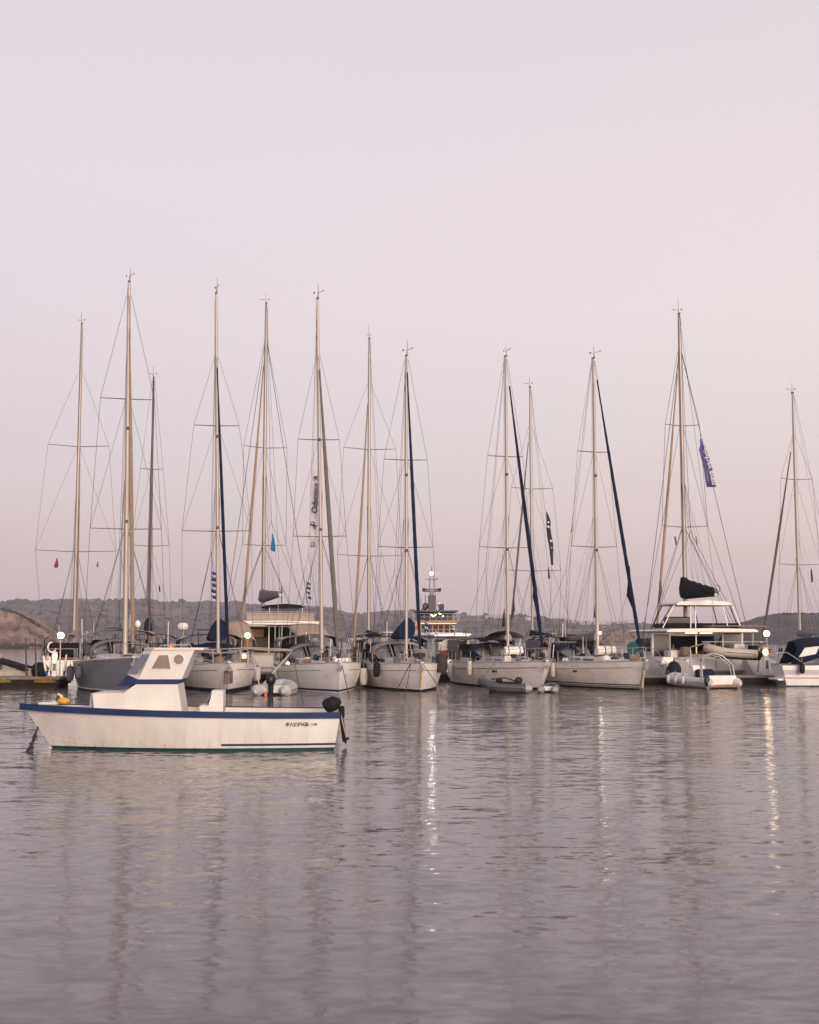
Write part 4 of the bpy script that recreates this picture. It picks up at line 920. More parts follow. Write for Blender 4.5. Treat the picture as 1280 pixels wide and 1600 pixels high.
# foredeck and cockpit sole
mb = MB(); mb.grid([[(h.pt(t, 1, 1).x, v*max(.0, h.b(t)-.03), h.S(t)-.03) for v in (-1, -.5, 0, .5, 1)] for t in (.55, .65, .75, .85, .92, .97, 1)]); mb.build('foredeck', lw, r)
mb = MB(); mb.grid([[(h.pt(t, 1, 1).x, v*max(.0, h.b(t)-.2), .28) for v in (-1, 0, 1)] for t in (0, .1, .2, .3, .4, .5, .56)]); mb.build('cockpit_sole', deckm, r)
# wheelhouse: positions measured along the boat from the stern
def cx(px): return (bp.x-((px-640)/F*bp.y))/cos(a)*-1+LL-RK*.70   # photograph column to distance from the stern
def cz(py): return (1000-py)/F*28.8+CAMH
# trunk, chamfered in front
def house(outl, w, ch, name, mat, parent, xf):
    """extruded side profile whose forward face is narrower than its sides"""
    mb = MB(); n = len(outl); w2 = w-ch
    vs = []
    for sd in (-1, 1):
        for x, z, front in outl: vs.append((x, sd*(w2 if front else w), z))
    fs = [tuple(range(n)), tuple(range(2*n-1, n-1, -1))]+[(i, i+n, (i+1) % n+n, (i+1) % n) for i in range(n)]
    return mb.add(vs, fs).build(name, mat, parent)
X = {px: LL-RK*.70+(80-px)*.01425 for px in range(0, 560)}
zs = .93
trunk = house([(X[287], zs-.15, 0), (X[279], cz(1067), 0), (X[216], cz(1067), 0), (X[197], cz(1080), 0), (X[150], cz(1081), 0), (X[153], zs-.1, 0)], .72, 0, 'cabin_trunk', lw, r, 0)
house([(X[150]+.002, cz(1081), 0), (X[150]+.002, zs-.1, 0), (X[141], zs-.1, 1), (X[143], cz(1082), 1)], .72, .34, 'trunk_front', lw, trunk, 0)
house([(X[199], cz(1080.5), 0), (X[216], cz(1067), 0), (X[216], cz(1067)-.02, 0), (X[206], cz(1069), 1), (X[182], cz(1081), 1)], .718, .33, 'cabin_front', lw, trunk, 0)
MB().box((X[142]+.02, 0, (zs+cz(1084))/2+.02), (.02, .3, .12)).build('front_hatch', vinyl, trunk)
band_ = house([(X[279], cz(1067.2), 0), (X[283], cz(1060), 0), (X[218], cz(1060), 0), (X[205], cz(1068), 0), (X[199], cz(1070.5), 0), (X[210], cz(1067.2), 0)], .735, 0, 'blue_band', bluep, r, 0)
house([(X[218], cz(1060), 0), (X[199], cz(1070.5), 0), (X[184], cz(1071), 1), (X[199], cz(1053), 1)], .735, .33, 'blue_band_front', bluep, band_, 0)
wh = house([(X[285], cz(1059.8), 0), (X[304], cz(1014.5), 0), (X[240], cz(1014.5), 0), (X[219], cz(1059.8), 0)], .70, 0, 'wheelhouse', lw, r, 0)
house([(X[219], cz(1059.8), 0), (X[240]-.002, cz(1014.6), 0), (X[225], cz(1014.6), 1), (X[199], cz(1053), 1), (X[199], cz(1059.8), 1)], .70, .32, 'wheelhouse_front', lw, wh, 0)
rfm = MB(); rfm.slab([(X[318], -.72), (X[318], .72), (X[242], .76), (X[224], .42), (X[224], -.42), (X[242], -.76)], cz(1015), cz(1012)); rfm.build('roof', lw, r)
tint = M('tinted_pane', (.27, .22, .185), .6, var=.12, scale=2); bluegl = M('windscreen_pane', (.17, .18, .215), .35, var=.08, scale=2)
for sd in (-1, 1):
    y = sd*.704
    o = MB().add([(X[237], y, cz(1044.5)), (X[267.5 if False else 268], y, cz(1044.5)), (X[264], y, cz(1023)), (X[249], y, cz(1023))], [(0, 1, 2, 3)]); ob_ = solid(o.build('side_window', tint, wh), .012)
    fr = [(X[237], y+sd*.008, cz(1044.5)), (X[268], y+sd*.008, cz(1044.5)), (X[264], y+sd*.008, cz(1023)), (X[249], y+sd*.008, cz(1023)), (X[237], y+sd*.008, cz(1044.5))]; MB().tube(fr, .011, 6).build('window_seal', white2, ob_)
    MB().tube([(X[292], sd*.5, cz(1012)), (X[290], sd*.5, cz(1012)+.06), (X[250], sd*.5, cz(1012)+.06), (X[248], sd*.5, cz(1012))], .012, 6).build('grab_rail', steel, wh, True)
    cc = (X[280], y, cz(1029.8)); ph = MB().tube([(cc[0], y-.012*1, cc[2]), (cc[0], y+.012, cc[2])], .112, 24).build('porthole', tint, wh)
    ring = [(cc[0]+.117*cos(2*pi*k/24), y+sd*.006, cc[2]+.117*sin(2*pi*k/24)) for k in range(25)]; MB().tube(ring, .012, 6).build('rim', white2, ph, True)
    # corner windscreen pane on the sloping front corner
    A = Vector((X[219]+.0, sd*.70, cz(1052))); B_ = Vector((X[236], sd*.70, cz(1022))); C_ = Vector((X[221], sd*.38, cz(1022))); D_ = Vector((X[199]+.02, sd*.38, cz(1051)))
    n_ = (B_-A).cross(D_-A).normalized()*(.012 if ((B_-A).cross(D_-A)).x > 0 else -.012)
    q = [A.lerp(D_, .10)+n_, B_.lerp(C_, .10)+n_, C_.lerp(B_, .06)+n_, D_.lerp(A, .06)+n_]
    MB().add(q, [(0, 1, 2, 3)]).build('windscreen_pane', bluegl, wh)
A = Vector((X[199]+.012, 0, cz(1051))); B_ = Vector((X[222]+.012, 0, cz(1020)))
MB().add([A+Vector((0, -.34, 0)), A+Vector((0, .34, 0)), B_+Vector((0, .34, 0)), B_+Vector((0, -.34, 0))], [(0, 1, 2, 3)]).build('windscreen_pane', bluegl, wh)
bl = MB().tube([(X[262], 0, cz(1012)), (X[262], 0, cz(1009))], .06, 10).build('beacon_base', M('amber_lens', (.7, .32, .03), .3, var=.1), r, True)
MB().tube([(X[262], 0, cz(1009)), (X[262], 0, cz(1005.5))], [.055, .05], 10).build('beacon_lens', M('red_lens', (.55, .03, .02), .25, var=.1), bl, True)
# aft console, seat
o = house([(X[348], .6, 0), (X[348], cz(1078), 0), (X[331], cz(1078), 0), (X[322], .75, 0), (X[322], .6, 0)], .42, 0, 'console', lw, r, 0)
house([(X[322], cz(1099), 0), (X[331], cz(1078.2), 0), (X[337] if False else X[329], cz(1078.2), 1), (X[324] if False else X[321], cz(1099), 1)], .424, .06, 'console_face', M('grey_gelcoat', (.42, .41, .43), .5, var=.05), o, 0)
MB().rbox(((X[310]+X[348])/2, 0, .86), (X[310]-X[348], .86, .18), .03).build('seat_base', lw, o)
# mooring fittings, bow float, name
MB().rbox((X[73], -.10, .985), (.42, .3, .05), .02).build('bow_plate', lw, r)
fl = MB().ell((X[96], -.12, 1.04), (.14, .11, .075), 12, 8).build('yellow_float', M('yellow_float_paint', (.62, .36, .03), .45, var=.12), r, True)
MB().tube([(X[94], -.12, 1.06), (X[91], -.14, 1.16), (X[86], -.12, 1.2)], [.045, .03, .02], 8).build('float_neck', M('pale_yellow_paint', (.7, .6, .3), .5, var=.1), fl, True)
for k in range(3): MB().tube([(X[498+10*k], -1.02, .82), (X[498+10*k]-.03, -1.02, .87), (X[503+10*k], -1.02, .82)], .016, 6).build('cleat', steel, r, True)
tm = frame(h.pt(.12, .69, 1, .012), (-1, 0, 0), (0, 0, 1))
side_y = 1 if world_of(r, (3, 1, 0)).y < world_of(r, (3, -1, 0)).y else -1
pp = h.pt(.17, (.56-h.zb)/(h.S(.17)-h.zb), side_y, .010); qq = h.pt(.06, (.56-h.zb)/(h.S(.06)-h.zb), side_y, .010); rr_ = h.pt(.17, (.66-h.zb)/(h.S(.17)-h.zb), side_y, .010)
text_part('ΦΑΧΙΡΗΣ', .11, navy, hu, frame(pp, qq-pp, rr_-pp), 'name_lettering', 'LEFT')
pp2 = pp+(qq-pp).normalized()*.375
o = text_part('Λ.Μ. 1158', .075, navy, hu, frame(pp2, qq-pp, rr_-pp), 'registration_lettering', 'LEFT')
# outboard under a black cover
cvr = MB().ell((.17, 0, .96), (.21, .18, .165), 20, 14, .7, Matrix.Rotation(.45, 3, 'Y'))
cvr.v = [tuple(Vector(v)+(Vector(v)-Vector((.17, 0, .96)))*.28*mnoise.noise(Vector(v)*6)) for v in cvr.v]
om = cvr.build('outboard_cover', M('black_tarpaulin', (.012, .012, .014), .6, var=.3, scale=9, bump=.6), r, True)
MB().tube([(-.07, -.15, .95), (.13, -.21, .97), (.32, -.16, .88)], .012, 5).build('cover_cord', ropew, om)
MB().rbox((-.05, 0, .76), (.14, .11, .30), .04).build('outboard_leg', rubber, om)
MB().prism([(0.0, .66), (-.09, .66), (-.18, .16), (-.16, .05), (-.07, .12)], -.05, .05).build('lower_unit', rubber, om)
for y in (-.12, .12): MB().tube([(-.03, y, .72), (-.16, y*1.2, .2)], .018, 6).build('bracket_arm', M('weathered_bracket', (.38, .31, .2), .6, metal=.3), om, True)
MB().tube([(-.10, -.14, .2), (-.2, .14, .18)], .03, 6).build('bracket_bar', rubber, om, True)
# weedy bow line
A = world_of(r, h.pt(1, .62, 1)); B_ = G(38, 1176)
mo = mooring(A, B_+Vector((0, 0, -.1)), roped, 'weed-covered mooring rope hanging from the launch bow', .10, .022, None)
mb = MB(); rw = random.Random(4)
for i in range(46):
    k = rw.random()**.6; p = (B_-A)*k; p.z -= .1*4*k*(1-k)
    q = p+Vector((rw.uniform(-.06, .06), rw.uniform(-.06, .06), -rw.uniform(.03, .16))); mb.tube([p, (p+q)/2+Vector((rw.uniform(-.03, .03), 0, 0)), q], [.018, .015, .004], 4)
mb.build('seaweed', M('wet_weed', (.025, .022, .02), .5, var=.3), mo)['kind'] = 'stuff'
# ------------------------------------------------------------------ inflatables
def inflatable(label, loc, rz, L, B, r_, tube, floor, outboard=False, oars=False, cone=pvcw, seat=True, z=0.0, lift=0.0, name='inflatable_dinghy'):
    t = thing(name, label, 'dinghy', (loc[0], loc[1], z), rz); y = B/2-r_
    pts = [(-.05, y, r_*.75), (L*.35, y, r_*.78), (L*.6, y*.97, r_*.85), (L*.8, y*.78, r_*1.05+lift*.4), (L*.94, y*.38, r_*1.3+lift*.8), (L, 0, r_*1.42+lift), (L*.94, -y*.38, r_*1.3+lift*.8), (L*.8, -y*.78, r_*1.05+lift*.4), (L*.6, -y*.97, r_*.85), (L*.35, -y, r_*.78), (-.05, -y, r_*.75)]
    o = MB().tube(pts, r_, 12).build('buoyancy_tube', tube, t, True, 60)
    for sd in (-1, 1):
        MB().tube([(-.35, sd*y, r_*.75), (-.18, sd*y, r_*.75), (.0, sd*y, r_*.75)], [r_*.35, r_*.8, r_*1.0], 12).build('tube_cone', cone, o, True)
        MB().tube([(.1, sd*(y+r_*.97), r_*.8), (L*.6, sd*(y*.97+r_*.97), r_*.9), (L*.78, sd*(y*.8+r_*.9), r_*1.05)], .02, 5).build('rubbing_strake', rubber, o, True)
    MB().rbox((L*.42, 0, r_*.35), (L*.8, B-2*r_, .06), .02).build('floor', floor, t)
    MB().rbox((L*.40, 0, -.02), (L*.86, B-1.5*r_, .24), .1).build('hull_bottom', rubber, t)
    MB().rbox((.12, 0, r_*.9), (.06, B-2*r_+.04, r_*1.4), .02).build('transom', white2, t)
    if seat: MB().rbox((L*.45, 0, r_*1.25), (.26, B-1.3*r_, .05), .02).build('thwart', teak, t)
    if oars:
        for sd in (-1, 1): MB().tube([(L*.15, sd*y*.95, r_*1.85), (L*.75, sd*y*.9, r_*2.0)], .022, 6).build('oar', black, t, True)
    if outboard:
        ob = MB().ell((-.14, 0, r_*1.5+.30), (.30, .22, .26), 12, 8, .6).build('outboard_cowl', black, t, True)
        MB().tube([(-.10, 0, r_*1.5+.3), (-.14, 0, -.25)], [.14, .09], 8).build('outboard_leg', rubber, ob, True)
        MB().rbox((.02, 0, r_*1.5+.1), (.18, .2, .3), .03).build('clamp_bracket', greyp, ob)
    return t
p = G(424, 1087); d = inflatable('pale grey inflatable with black outboard floating between two white bows', (p.x, p.y), radians(85), 2.9, 1.75, .27, pvcg if False else M('light_pvc_tube', (.47, .45, .45), .45, var=.08), greyp, True, cone=M('light_pvc_tube2', (.5, .48, .47), .45, var=.08)); DING = d
MB().rbox((-.3, .18, .05), (.05, .12, .3), .01).build('orange_tag', M('orange_plastic', (.6, .16, .08), .5, var=.1), d)
conegrey = M('worn_tube_end', (.34, .32, .31), .5, var=.12)
p = G(835, 1083); dk = inflatable('dark-floored grey inflatable with oars alongside the raft-canister yacht', (p.x-.40, p.y+.55), radians(176), 1.95, 1.5, .20, pvcg, black, False, True, z=.06, lift=.16, cone=conegrey)
MB().rbox((.25, .1, .52), (.34, .5, .26), .08).build('stowed_bag', black, dk); MB().rbox((1.15, -.1, .5), (.3, .6, .12), .03).build('folded_seat', rubber, dk); MB().tube([(.4, -.35, .45), (.9, -.1, .62), (1.5, .2, .55)], .03, 6).build('boat_hook', black, dk, True); MB().rbox((.9, .0, .33), (1.5, .9, .2), .05).build('inner_liner', rubber, dk)
p = G(852, 1083); inflatable('small grey inflatable tucked against a yacht stem behind the oared dinghy', (p.x+.15, p.y+.2), radians(78), 1.6, 1.0, .18, pvcg, greyp, False, False, cone=conegrey)
# rigid inflatable with roll bar
p = G(1128, 1076); rb = inflatable('white rigid inflatable with roll bar and small fenders before the catamaran', (p.x+.1, p.y+.2), radians(104+6), 4.6, 2.15, .27, pvcw, white, False, False, cone=pvcw, seat=False, z=.05, name='rigid_inflatable')
MB().rbox((.5, 0, .35), (.9, 1.5, .25), .06).build('stern_bench', white, rb); MB().rbox((.05, 0, .34), (.14, 1.65, .5), .05).build('stern_panel', white2, rb)
MB().rbox((-.12, 0, .08), (.3, 1.5, .14), .03).build('swim_platform', M('worn_tan_panel', (.30, .19, .11), .6, var=.2), rb)
MB().tube([(.35, .95, .5), (.45, .9, 1.1), (.8, .55, 1.55), (.85, 0, 1.68), (.8, -.55, 1.55), (.45, -.9, 1.1), (.35, -.95, .5)], .04, 8).build('roll_bar', steel, rb, True)
MB().tube([(.55, .92, .5), (.65, .86, 1.05), (.95, .5, 1.48), (1.0, 0, 1.6), (.95, -.5, 1.48), (.65, -.86, 1.05), (.55, -.92, .5)], .03, 8).build('roll_bar', steel, rb, True)
MB().prism([(2.0, .3), (2.7, .3), (2.55, 1.0), (2.15, 1.05)], -.35, .35).build('steering_console', white2, rb); MB().rbox((1.6, 0, .6), (.5, .9, .55), .08).build('helm_bench', navyc, rb)
MB().ell((-.12, .98, .34), (.12, .16, .3), 10, 8).build('tube_end_patch', black, rb, True)
for i, (x, sd) in enumerate(((1.7, 1), (2.4, 1), (3.1, 1))):
    fender(world_of(rb, (x, 1.22, .35)), fendw, 'small white fender on the tube of the rigid inflatable', .42, .085, 'small fenders on the rigid inflatable', top=.25)
# tender hanging in the davits
q = world_of(CAT, (-.62, -1.45, 0)); td = inflatable('cream inflatable tender hoisted in the catamaran davits', (q.x, q.y), radians(172), 2.6, 1.3, .25, M('cream_pvc_tube', (.50, .45, .38), .45, var=.07), black, False, False, z=1.42, cone=rubber, seat=False, lift=.06); td.rotation_euler = (0, -.05, radians(172))
MB().rbox((.0, 0, .12), (.5, 1.0, .5), .08).build('outboard_cover', blackc, td)
for x in (.6, 1.9): MB().tube([(x, 0, .1), (x, 0, .68)], .012, 5).build('hoist_strap', ropew, td)
# ------------------------------------------------------------------ motor cruiser at the right edge
p = G(1224, 1073); dv = Vector((cos(radians(-2)), sin(radians(-2)), 0)); nrm = Vector((-dv.y, dv.x, 0))
r = thing('motor_cruiser', 'white motor cruiser with navy camper canopy and grey side stripe', 'motorboat', p+nrm*1.35, atan2(dv.y, dv.x)); CRU = r
h = Hull(8.2, 2.7, 1.12, 1.35, 1.3, aft=.9, srake=-.35, tuck=.2, fine=.5, dip=.03)
hu = h.shell().build('hull', white, r, True, 50); h.band(-.38, .06, .007, rows=4).build('antifouling_band', antig, hu)
h.band(.42, .46, .010, 0, .9).build('side_stripe', greyp, hu); h.band(.62, .86, .009, 0.0, .85).build('side_panel', M('pale_grey_gelcoat', (.55, .53, .52), .35, var=.05), hu); h.rail(.03).build('rub_rail', greyp, r, True); h.deck().build('deck', deckm, r, True)
o = loft([[(x, -w, 1.1), (x, -w*.9, z), (x, 0, z+.12), (x, w*.9, z), (x, w, 1.1)] for x, w, z in ((2.2, 1.2, 1.75), (3.4, 1.15, 1.85), (5.0, 1.0, 1.7), (6.8, .55, 1.42))]).build('cabin_top', white, r, True, 35)
for sd in (-1, 1):
    solid(MB().add([(2.5, sd*1.19, 1.30), (5.4, sd*.98, 1.28), (4.4, sd*1.06, 1.55), (2.2, sd*1.16, 1.68)], [(0, 1, 2, 3)]).build('side_window', glassd, o), .02)
cn = solid(MB().grid([[(x, -w, z0), (x+dx, -w*.92, z1), (x+dx, -w*.55, z2), (x+dx, 0, z2+.06), (x+dx, w*.55, z2), (x+dx, w*.92, z1), (x, w, z0)] for x, w, z0, z1, z2, dx in ((.45, 1.2, 1.15, 1.9, 2.28, .35), (.9, 1.22, 1.15, 2.0, 2.42, .3), (2.0, 1.2, 1.5, 2.1, 2.5, .2), (3.0, 1.12, 1.75, 2.1, 2.42, 0))]).build('camper_canopy', navyc, r, True, 40), .02)
for sd in (-1, 1):
    for pl in (((.85, 1.235, 1.5), (1.75, 1.235, 1.68), (1.95, 1.19, 2.08), (1.2, 1.20, 2.0)), ((2.05, 1.215, 1.72), (2.85, 1.15, 1.85), (2.8, 1.14, 2.05), (2.2, 1.17, 2.06))):
        solid(MB().add([(x, sd*(y+.03), z) for x, y, z in pl], [(0, 1, 2, 3)]).build('canopy_window', vinyl, cn), .012)
MB().tube([(1.2, -1.22, 1.15), (.3, -1.2, 1.75), (-.3, -1.1, 1.75), (-.3, 1.1, 1.75), (.3, 1.2, 1.75)], .015, 5).build('stern_rail', steel, r, True)
nm = MB()
for i_ in range(9):
    q_ = h.pt(.32+i_*.011, .80, -1, .02); nm.tube([q_+Vector((0, 0, -.03)), q_+Vector((.035, 0, .03+.025*(i_ == 0))), q_+Vector((.055, 0, -.02))], .008, 4)
nm.build('script_marks', greyp, hu)
MB().rbox((.05, 0, .35), (.5, 2.0, .12), .04).build('swim_platform', white2, r)
fender(world_of(r, (.95, -1.52, .95)), fendd, 'flat dark fender on the side of the motor cruiser', .55, .14); fender(world_of(r, (2.35, -1.52, .85)), fendw, 'white fender on the side of the motor cruiser', .65, .12)
# ------------------------------------------------------------------ motor yacht far behind, with lit decks
p = W(682, 1020, 190); r = thing('motor_yacht', 'large motor yacht with lit aft decks and dark radar mast beyond the masts', 'motor yacht', (p.x, 190, 0), radians(90)); SY = r
U = 190/F; mxz = lambda py: CAMH+(1000-py)*U
syd = M('yacht_dark_paint', (.05, .052, .058), .4, var=.08, coat=.3); sylit = M('lit_deckhead', (1, .68, .36), .5, var=0, emit=1.8); sybulb = M('deck_lights', (1, .80, .5), .5, var=0, emit=5)
h = Hull(38, 8.6, 2.4, 4.0, 3, srake=.4); hull_parts(h, r, syd, waterz=.3)
cream = M('yacht_cream', (.30, .225, .16), .45, var=.06)
def deckbox(x0, x1, w, z0, z1, nm, mat): return MB().rbox(((x0+x1)/2, 0, (z0+z1)/2), (x1-x0, w, z1-z0), .15).build(nm, mat, r)
deckbox(4, 30, 7.4, 2.2, mxz(997), 'main_deckhouse', cream); deckbox(1.0, 28, 8.0, mxz(996.5), mxz(994), 'upper_deck', cream)
deckbox(6, 26, 6.0, mxz(993.8), mxz(973.5), 'upper_deckhouse', cream); deckbox(2.0, 27, 7.2, mxz(973.4), mxz(969), 'bridge_deck', cream); deckbox(9, 24, 5.2, mxz(968.8), mxz(955.5), 'bridge_house', syd); deckbox(3.5, 24, 6.8, mxz(955), mxz(953), 'sun_roof', greyp)
for i in range(7): MB().box((5.94, -2.6+i*.87, mxz(983)), (.1, .62, 1.35)).build('saloon_window', glassd, r)
MB().box((4.0, 0, mxz(973.8)), (3.6, 6.2, .05)).build('deckhead_light', sylit, r)
for i in range(9): MB().ell((4.6+.5*(i % 2), -1.3+2.9*random.random(), mxz(957.5)-.5*random.random()), (.07+.05*(i % 3), .07+.05*(i % 2), .07+.03*(i % 3)), 8, 5).build('deck_lamp', sybulb, r)
for y in (-3.3, 3.3): MB().tube([(3.8, y, mxz(969)), (3.8, y, mxz(955))], .06, 6).build('roof_post', steel, r)
for z0_, x_, w_ in ((969, 2.1, 3.5), (994, 1.1, 3.9)):
    for f_ in (.5, 1.0): MB().tube([(x_+5, -w_, mxz(z0_)+f_), (x_, -w_, mxz(z0_)+f_), (x_, w_, mxz(z0_)+f_), (x_+5, w_, mxz(z0_)+f_)], .03, 5).build('deck_rail', steel, r)
    for i in range(9): MB().tube([(x_, -w_+2*w_*i/8, mxz(z0_)), (x_, -w_+2*w_*i/8, mxz(z0_)+1.0)], .025, 5).build('rail_post', steel, r)
yo = (680-675)*U
m_ = MB().rbox((11, yo, (mxz(953)+mxz(927))/2), (2.2, 1.15, mxz(927)-mxz(953)), .1).build('mast_tower', syd, r)
MB().ell((11, yo+1.0, mxz(945)), (.5, .5, .6), 10, 8).build('radome', syd, r, True); MB().ell((11, yo-1.1, mxz(942)), (.3, .3, .35), 10, 8).build('radome', white, r, True)
MB().prism([(10.5, mxz(953)), (12, mxz(953)), (12, mxz(943)), (10.5, mxz(941))], yo-1.9, yo-1.1).build('funnel', black, r)
MB().rbox((11, yo, mxz(922)), (.5, .7, .95), .1).build('mast_neck', M('pale_bronze', (.25, .21, .17), .5), m_)
for dz in (917, 920): MB().tube([(11, yo-1.45, mxz(dz-1)), (11, yo-.5, mxz(dz)), (11, yo+.5, mxz(dz)), (11, yo+1.45, mxz(dz-1))], [.17, .09, .09, .17], 6).build('radar_arm', black, m_)
for y in (-.33, .33): MB().tube([(11, yo+y, mxz(916)), (11, yo+y*.95, mxz(901)), (11, yo+y*.6, mxz(893.5))], .05, 6).build('light_frame', black, m_)
for dz in (900.5, 893.5): MB().tube([(11, yo-.95 if dz > 895 else yo-.25, mxz(dz)), (11, yo+.95 if dz > 895 else yo+.25, mxz(dz))], .04, 5).build('cross_tree', black, m_)
MB().tube([(11, yo-.85, mxz(900)), (11, yo-.85, mxz(897))], .06, 5).build('antenna', black, m_); MB().tube([(11, yo+1.0, mxz(953)), (11, yo+1.0, mxz(926))], .06, 5).build('antenna', black, m_)
MB().ell((11, yo, mxz(890.5)), (.24, .24, .26), 10, 8).build('mast_light', M('white_mast_light', (1, .93, .82), .5, var=0, emit=95), m_, True)
MB().tube([(11, yo, mxz(888)), (11, yo, mxz(883)), (11, yo, mxz(879))], [.04, .09, .02], 5).build('antenna', black, m_)
# second, smaller motor yacht whose white roof shows behind the sprayhoods
p = W(715, 1020, 84); r = thing('motor_yacht', 'white-roofed motor yacht with blue bimini moored behind the sprayhood yachts', 'motor yacht', (p.x, 80, 0), radians(100))
h = Hull(11, 3.6, 1.2, 1.5, 1.2, aft=.9); hull_parts(h, r, white, boot=(.1, .2, navy)); U2 = 82/F; z2 = lambda py: CAMH+(1000-py)*U2
deck_ = MB().rbox((5.5, 0, (1.2+z2(993))/2), (6, 3.0, z2(993)-1.2), .2).build('deckhouse', white, r)
for sd in (-1, 1): MB().rbox((5.4, sd*1.51, 2.1), (4.6, .03, .5), .01).build('side_window', glassd, deck_)
MB().rbox((2.44, 0, 2.0), (.03, 2.0, .9), .01).build('aft_door', glassd, deck_)
loft([[(x, -w, z-.05), (x, -w*1.02, z+.03), (x, 0, z+.16), (x, w*1.02, z+.03), (x, w, z-.05)] for x, w, z in ((.2, 1.55, z2(993)), (1, 1.75, z2(993)), (8, 1.75, z2(991)), (8.6, 1.4, z2(991)))]).build('roof', white, r, True, 40)
bimini(r, -1.6, .6, 1.5, z2(999), 1.4, navyc, .14)
MB().rbox((.9, .9, z2(1022)), (.5, .8, .5), .15).build('red_towels', M('red_cloth', (.36, .06, .06), .9, var=.35, scale=9), r); MB().tube([(.3, 1.5, 1.2), (.3, 1.5, z2(985))], .03, 5).build('flag_staff', M('blue_staff', (.1, .25, .5), .6), r)
# ------------------------------------------------------------------ flags and banners
def cloth(name, label, px, py, d, outline_px, mat, wav=.05, group=None, thick=.012, cat='flag'):
    """cloth hanging from (px, py); outline_px gives left/right edge offsets (in pixels) down the fly"""
    o0 = W(px, py, d); u = d/F; rows = []
    for i, (dy, xl, xr) in enumerate(outline_px):
        rows.append([((xl+(xr-xl)*k/4)*u, wav*sin(k*1.7+i*1.3)*(1 if k else .3), -dy*u) for k in range(5)])
    o = MB().grid(rows).build(name, mat, None, True, 60); solid(o, thick); o.location = o0
    return tag(o, label, cat, group)
flagw = M('flag_white', (.62, .60, .60), .9, var=.08); flagb = M('flag_blue', (.03, .06, .26), .9, var=.12)
def striped(name, label, px, py, d, w, hpx, n=7, lean=0.0):
    t = thing(name, label, 'flag', W(px, py, d)); u = d/F
    for i in range(n):
        y0_, y1_ = hpx*i/n, hpx*(i+1)/n; rows = []
        for y in (y0_, y1_): rows.append([((k/4*w+lean*y+1.1*sin(y*.35))*u, .06*sin(k*1.5+y*.3), -y*u+(-k*.5)*u) for k in range(5)])
        solid(MB().grid(rows).build('stripe', flagb if i % 2 == 0 else flagw, t, True, 60), .012)
    MB().tube([(0, 0, 3*u), (0, 0, -hpx*u*1.3)], .012, 4).build('halyard', wire, t)
    return t
cloth('pennant', 'small red and dark pennant below the drooping spreader', 88, 872, 83.5, ((0, 0, 1), (5, -1, 3), (10, -2.5, 4), (15, -3, 3)), M('red_pennant_cloth', (.42, .06, .04), .9, var=.15, c2=(.06, .05, .10), scale=3), .03)
cloth('pennant', 'turquoise pennant flying near the tall mast of the railed catamaran', 426, 834, 84, ((0, -1, 0), (8, -1, 3), (16, -2, 4), (25, -3, 5), (28, 1, 4)), M('turquoise_cloth', (.02, .20, .36), .9, var=.12), .04)
cloth('pennant', 'dark green pennant beside the tallest mast', 206, 846, 62, ((0, -1, 0), (8, -.5, 2), (16, 0, 3.5), (21, 1.5, 3)), M('dark_green_cloth', (.03, .06, .065), .9), .03)
cloth('pennant', 'tiny dark pennant under the black crosstree', 857, 886, 84, ((0, 0, .6), (8, -.5, 1.8), (16, -.8, 2.2), (19, .5, 1.5)), navyc, .02)
cloth('pennant', 'dark triangular flag by the mast of the double-lined yacht', 931, 930, 68.5, ((0, 1.0, 1.6), (12, -1.2, 2.6), (24, -2.6, 3), (34, -4, 3), (38, 0, 3)), M('dark_flag_cloth', (.03, .035, .05), .9), .04)
cloth('pennant', 'dark triangular flag by the mast of the raft-canister yacht', 787, 951, 66.8, ((0, 1.0, 1.6), (10, -1, 2), (20, -2.4, 2.2), (28, -3, 2)), M('dark_flag_cloth2', (.03, .04, .055), .9), .04)
cloth('pennant', 'tiny grey courtesy flag left of the catamaran mast', 1055, 838, 79, ((0, -1.5, 1), (5, -1, 2), (10, 0, 2.5), (14, 0, 1)), greyc, .03, 'courtesy flags under the catamaran spreader')
cloth('pennant', 'tiny grey courtesy flag right of the catamaran mast', 1088, 838, 79, ((0, -1.5, 1), (5, -1, 2), (10, 0, 2.5), (14, 0, 1)), lgreyc, .03, 'courtesy flags under the catamaran spreader')
cloth('pennant', 'small dark flag under the spreader of the yacht beyond the cruiser', 1268, 889, 86, ((0, -1, .5), (8, -1.5, 1.5), (15, -1, 2), (21, -1, 1)), M('dark_flag_cloth3', (.03, .03, .04), .9), .03)
cloth('pennant', 'tiny faded pennant at the rigging beside the tallest mast', 153, 877, 83, ((0, -.5, .5), (4, -1.5, 1), (9, -2, 1.5)), greyc, .02)
cloth('pennant', 'small cream pennant tied to the rigging left of the double-lined mast', 895, 818, 66, ((0, -.2, .8), (7, -1.5, .3), (14, -3, -1)), M('cream_pennant', (.45, .33, .25), .9), .02)
cloth('pennant', 'tiny dark flag below the lowest crosstree of the dark mast', 249, 914, 84, ((0, -.6, .4), (5, -.8, 1.4), (11, .4, 2)), navyc, .02)
striped('ensign', 'blue and white striped ensign beside the navy headsail', 331, 893, 66, 8, 42, 9, .02)
striped('ensign', 'small blue and white ensign by the blue-striped yacht rigging', 479, 909, 70, 5, 26, 7, .08)
striped('ensign', 'limp blue and white ensign before the lit motor yacht', 664, 966, 76, 5, 24, 6, .05)
t = striped('ensign', 'blue and white crossed flag on the lit motor yacht deck', 705, 974, 150, 5, 11, 5, 0)
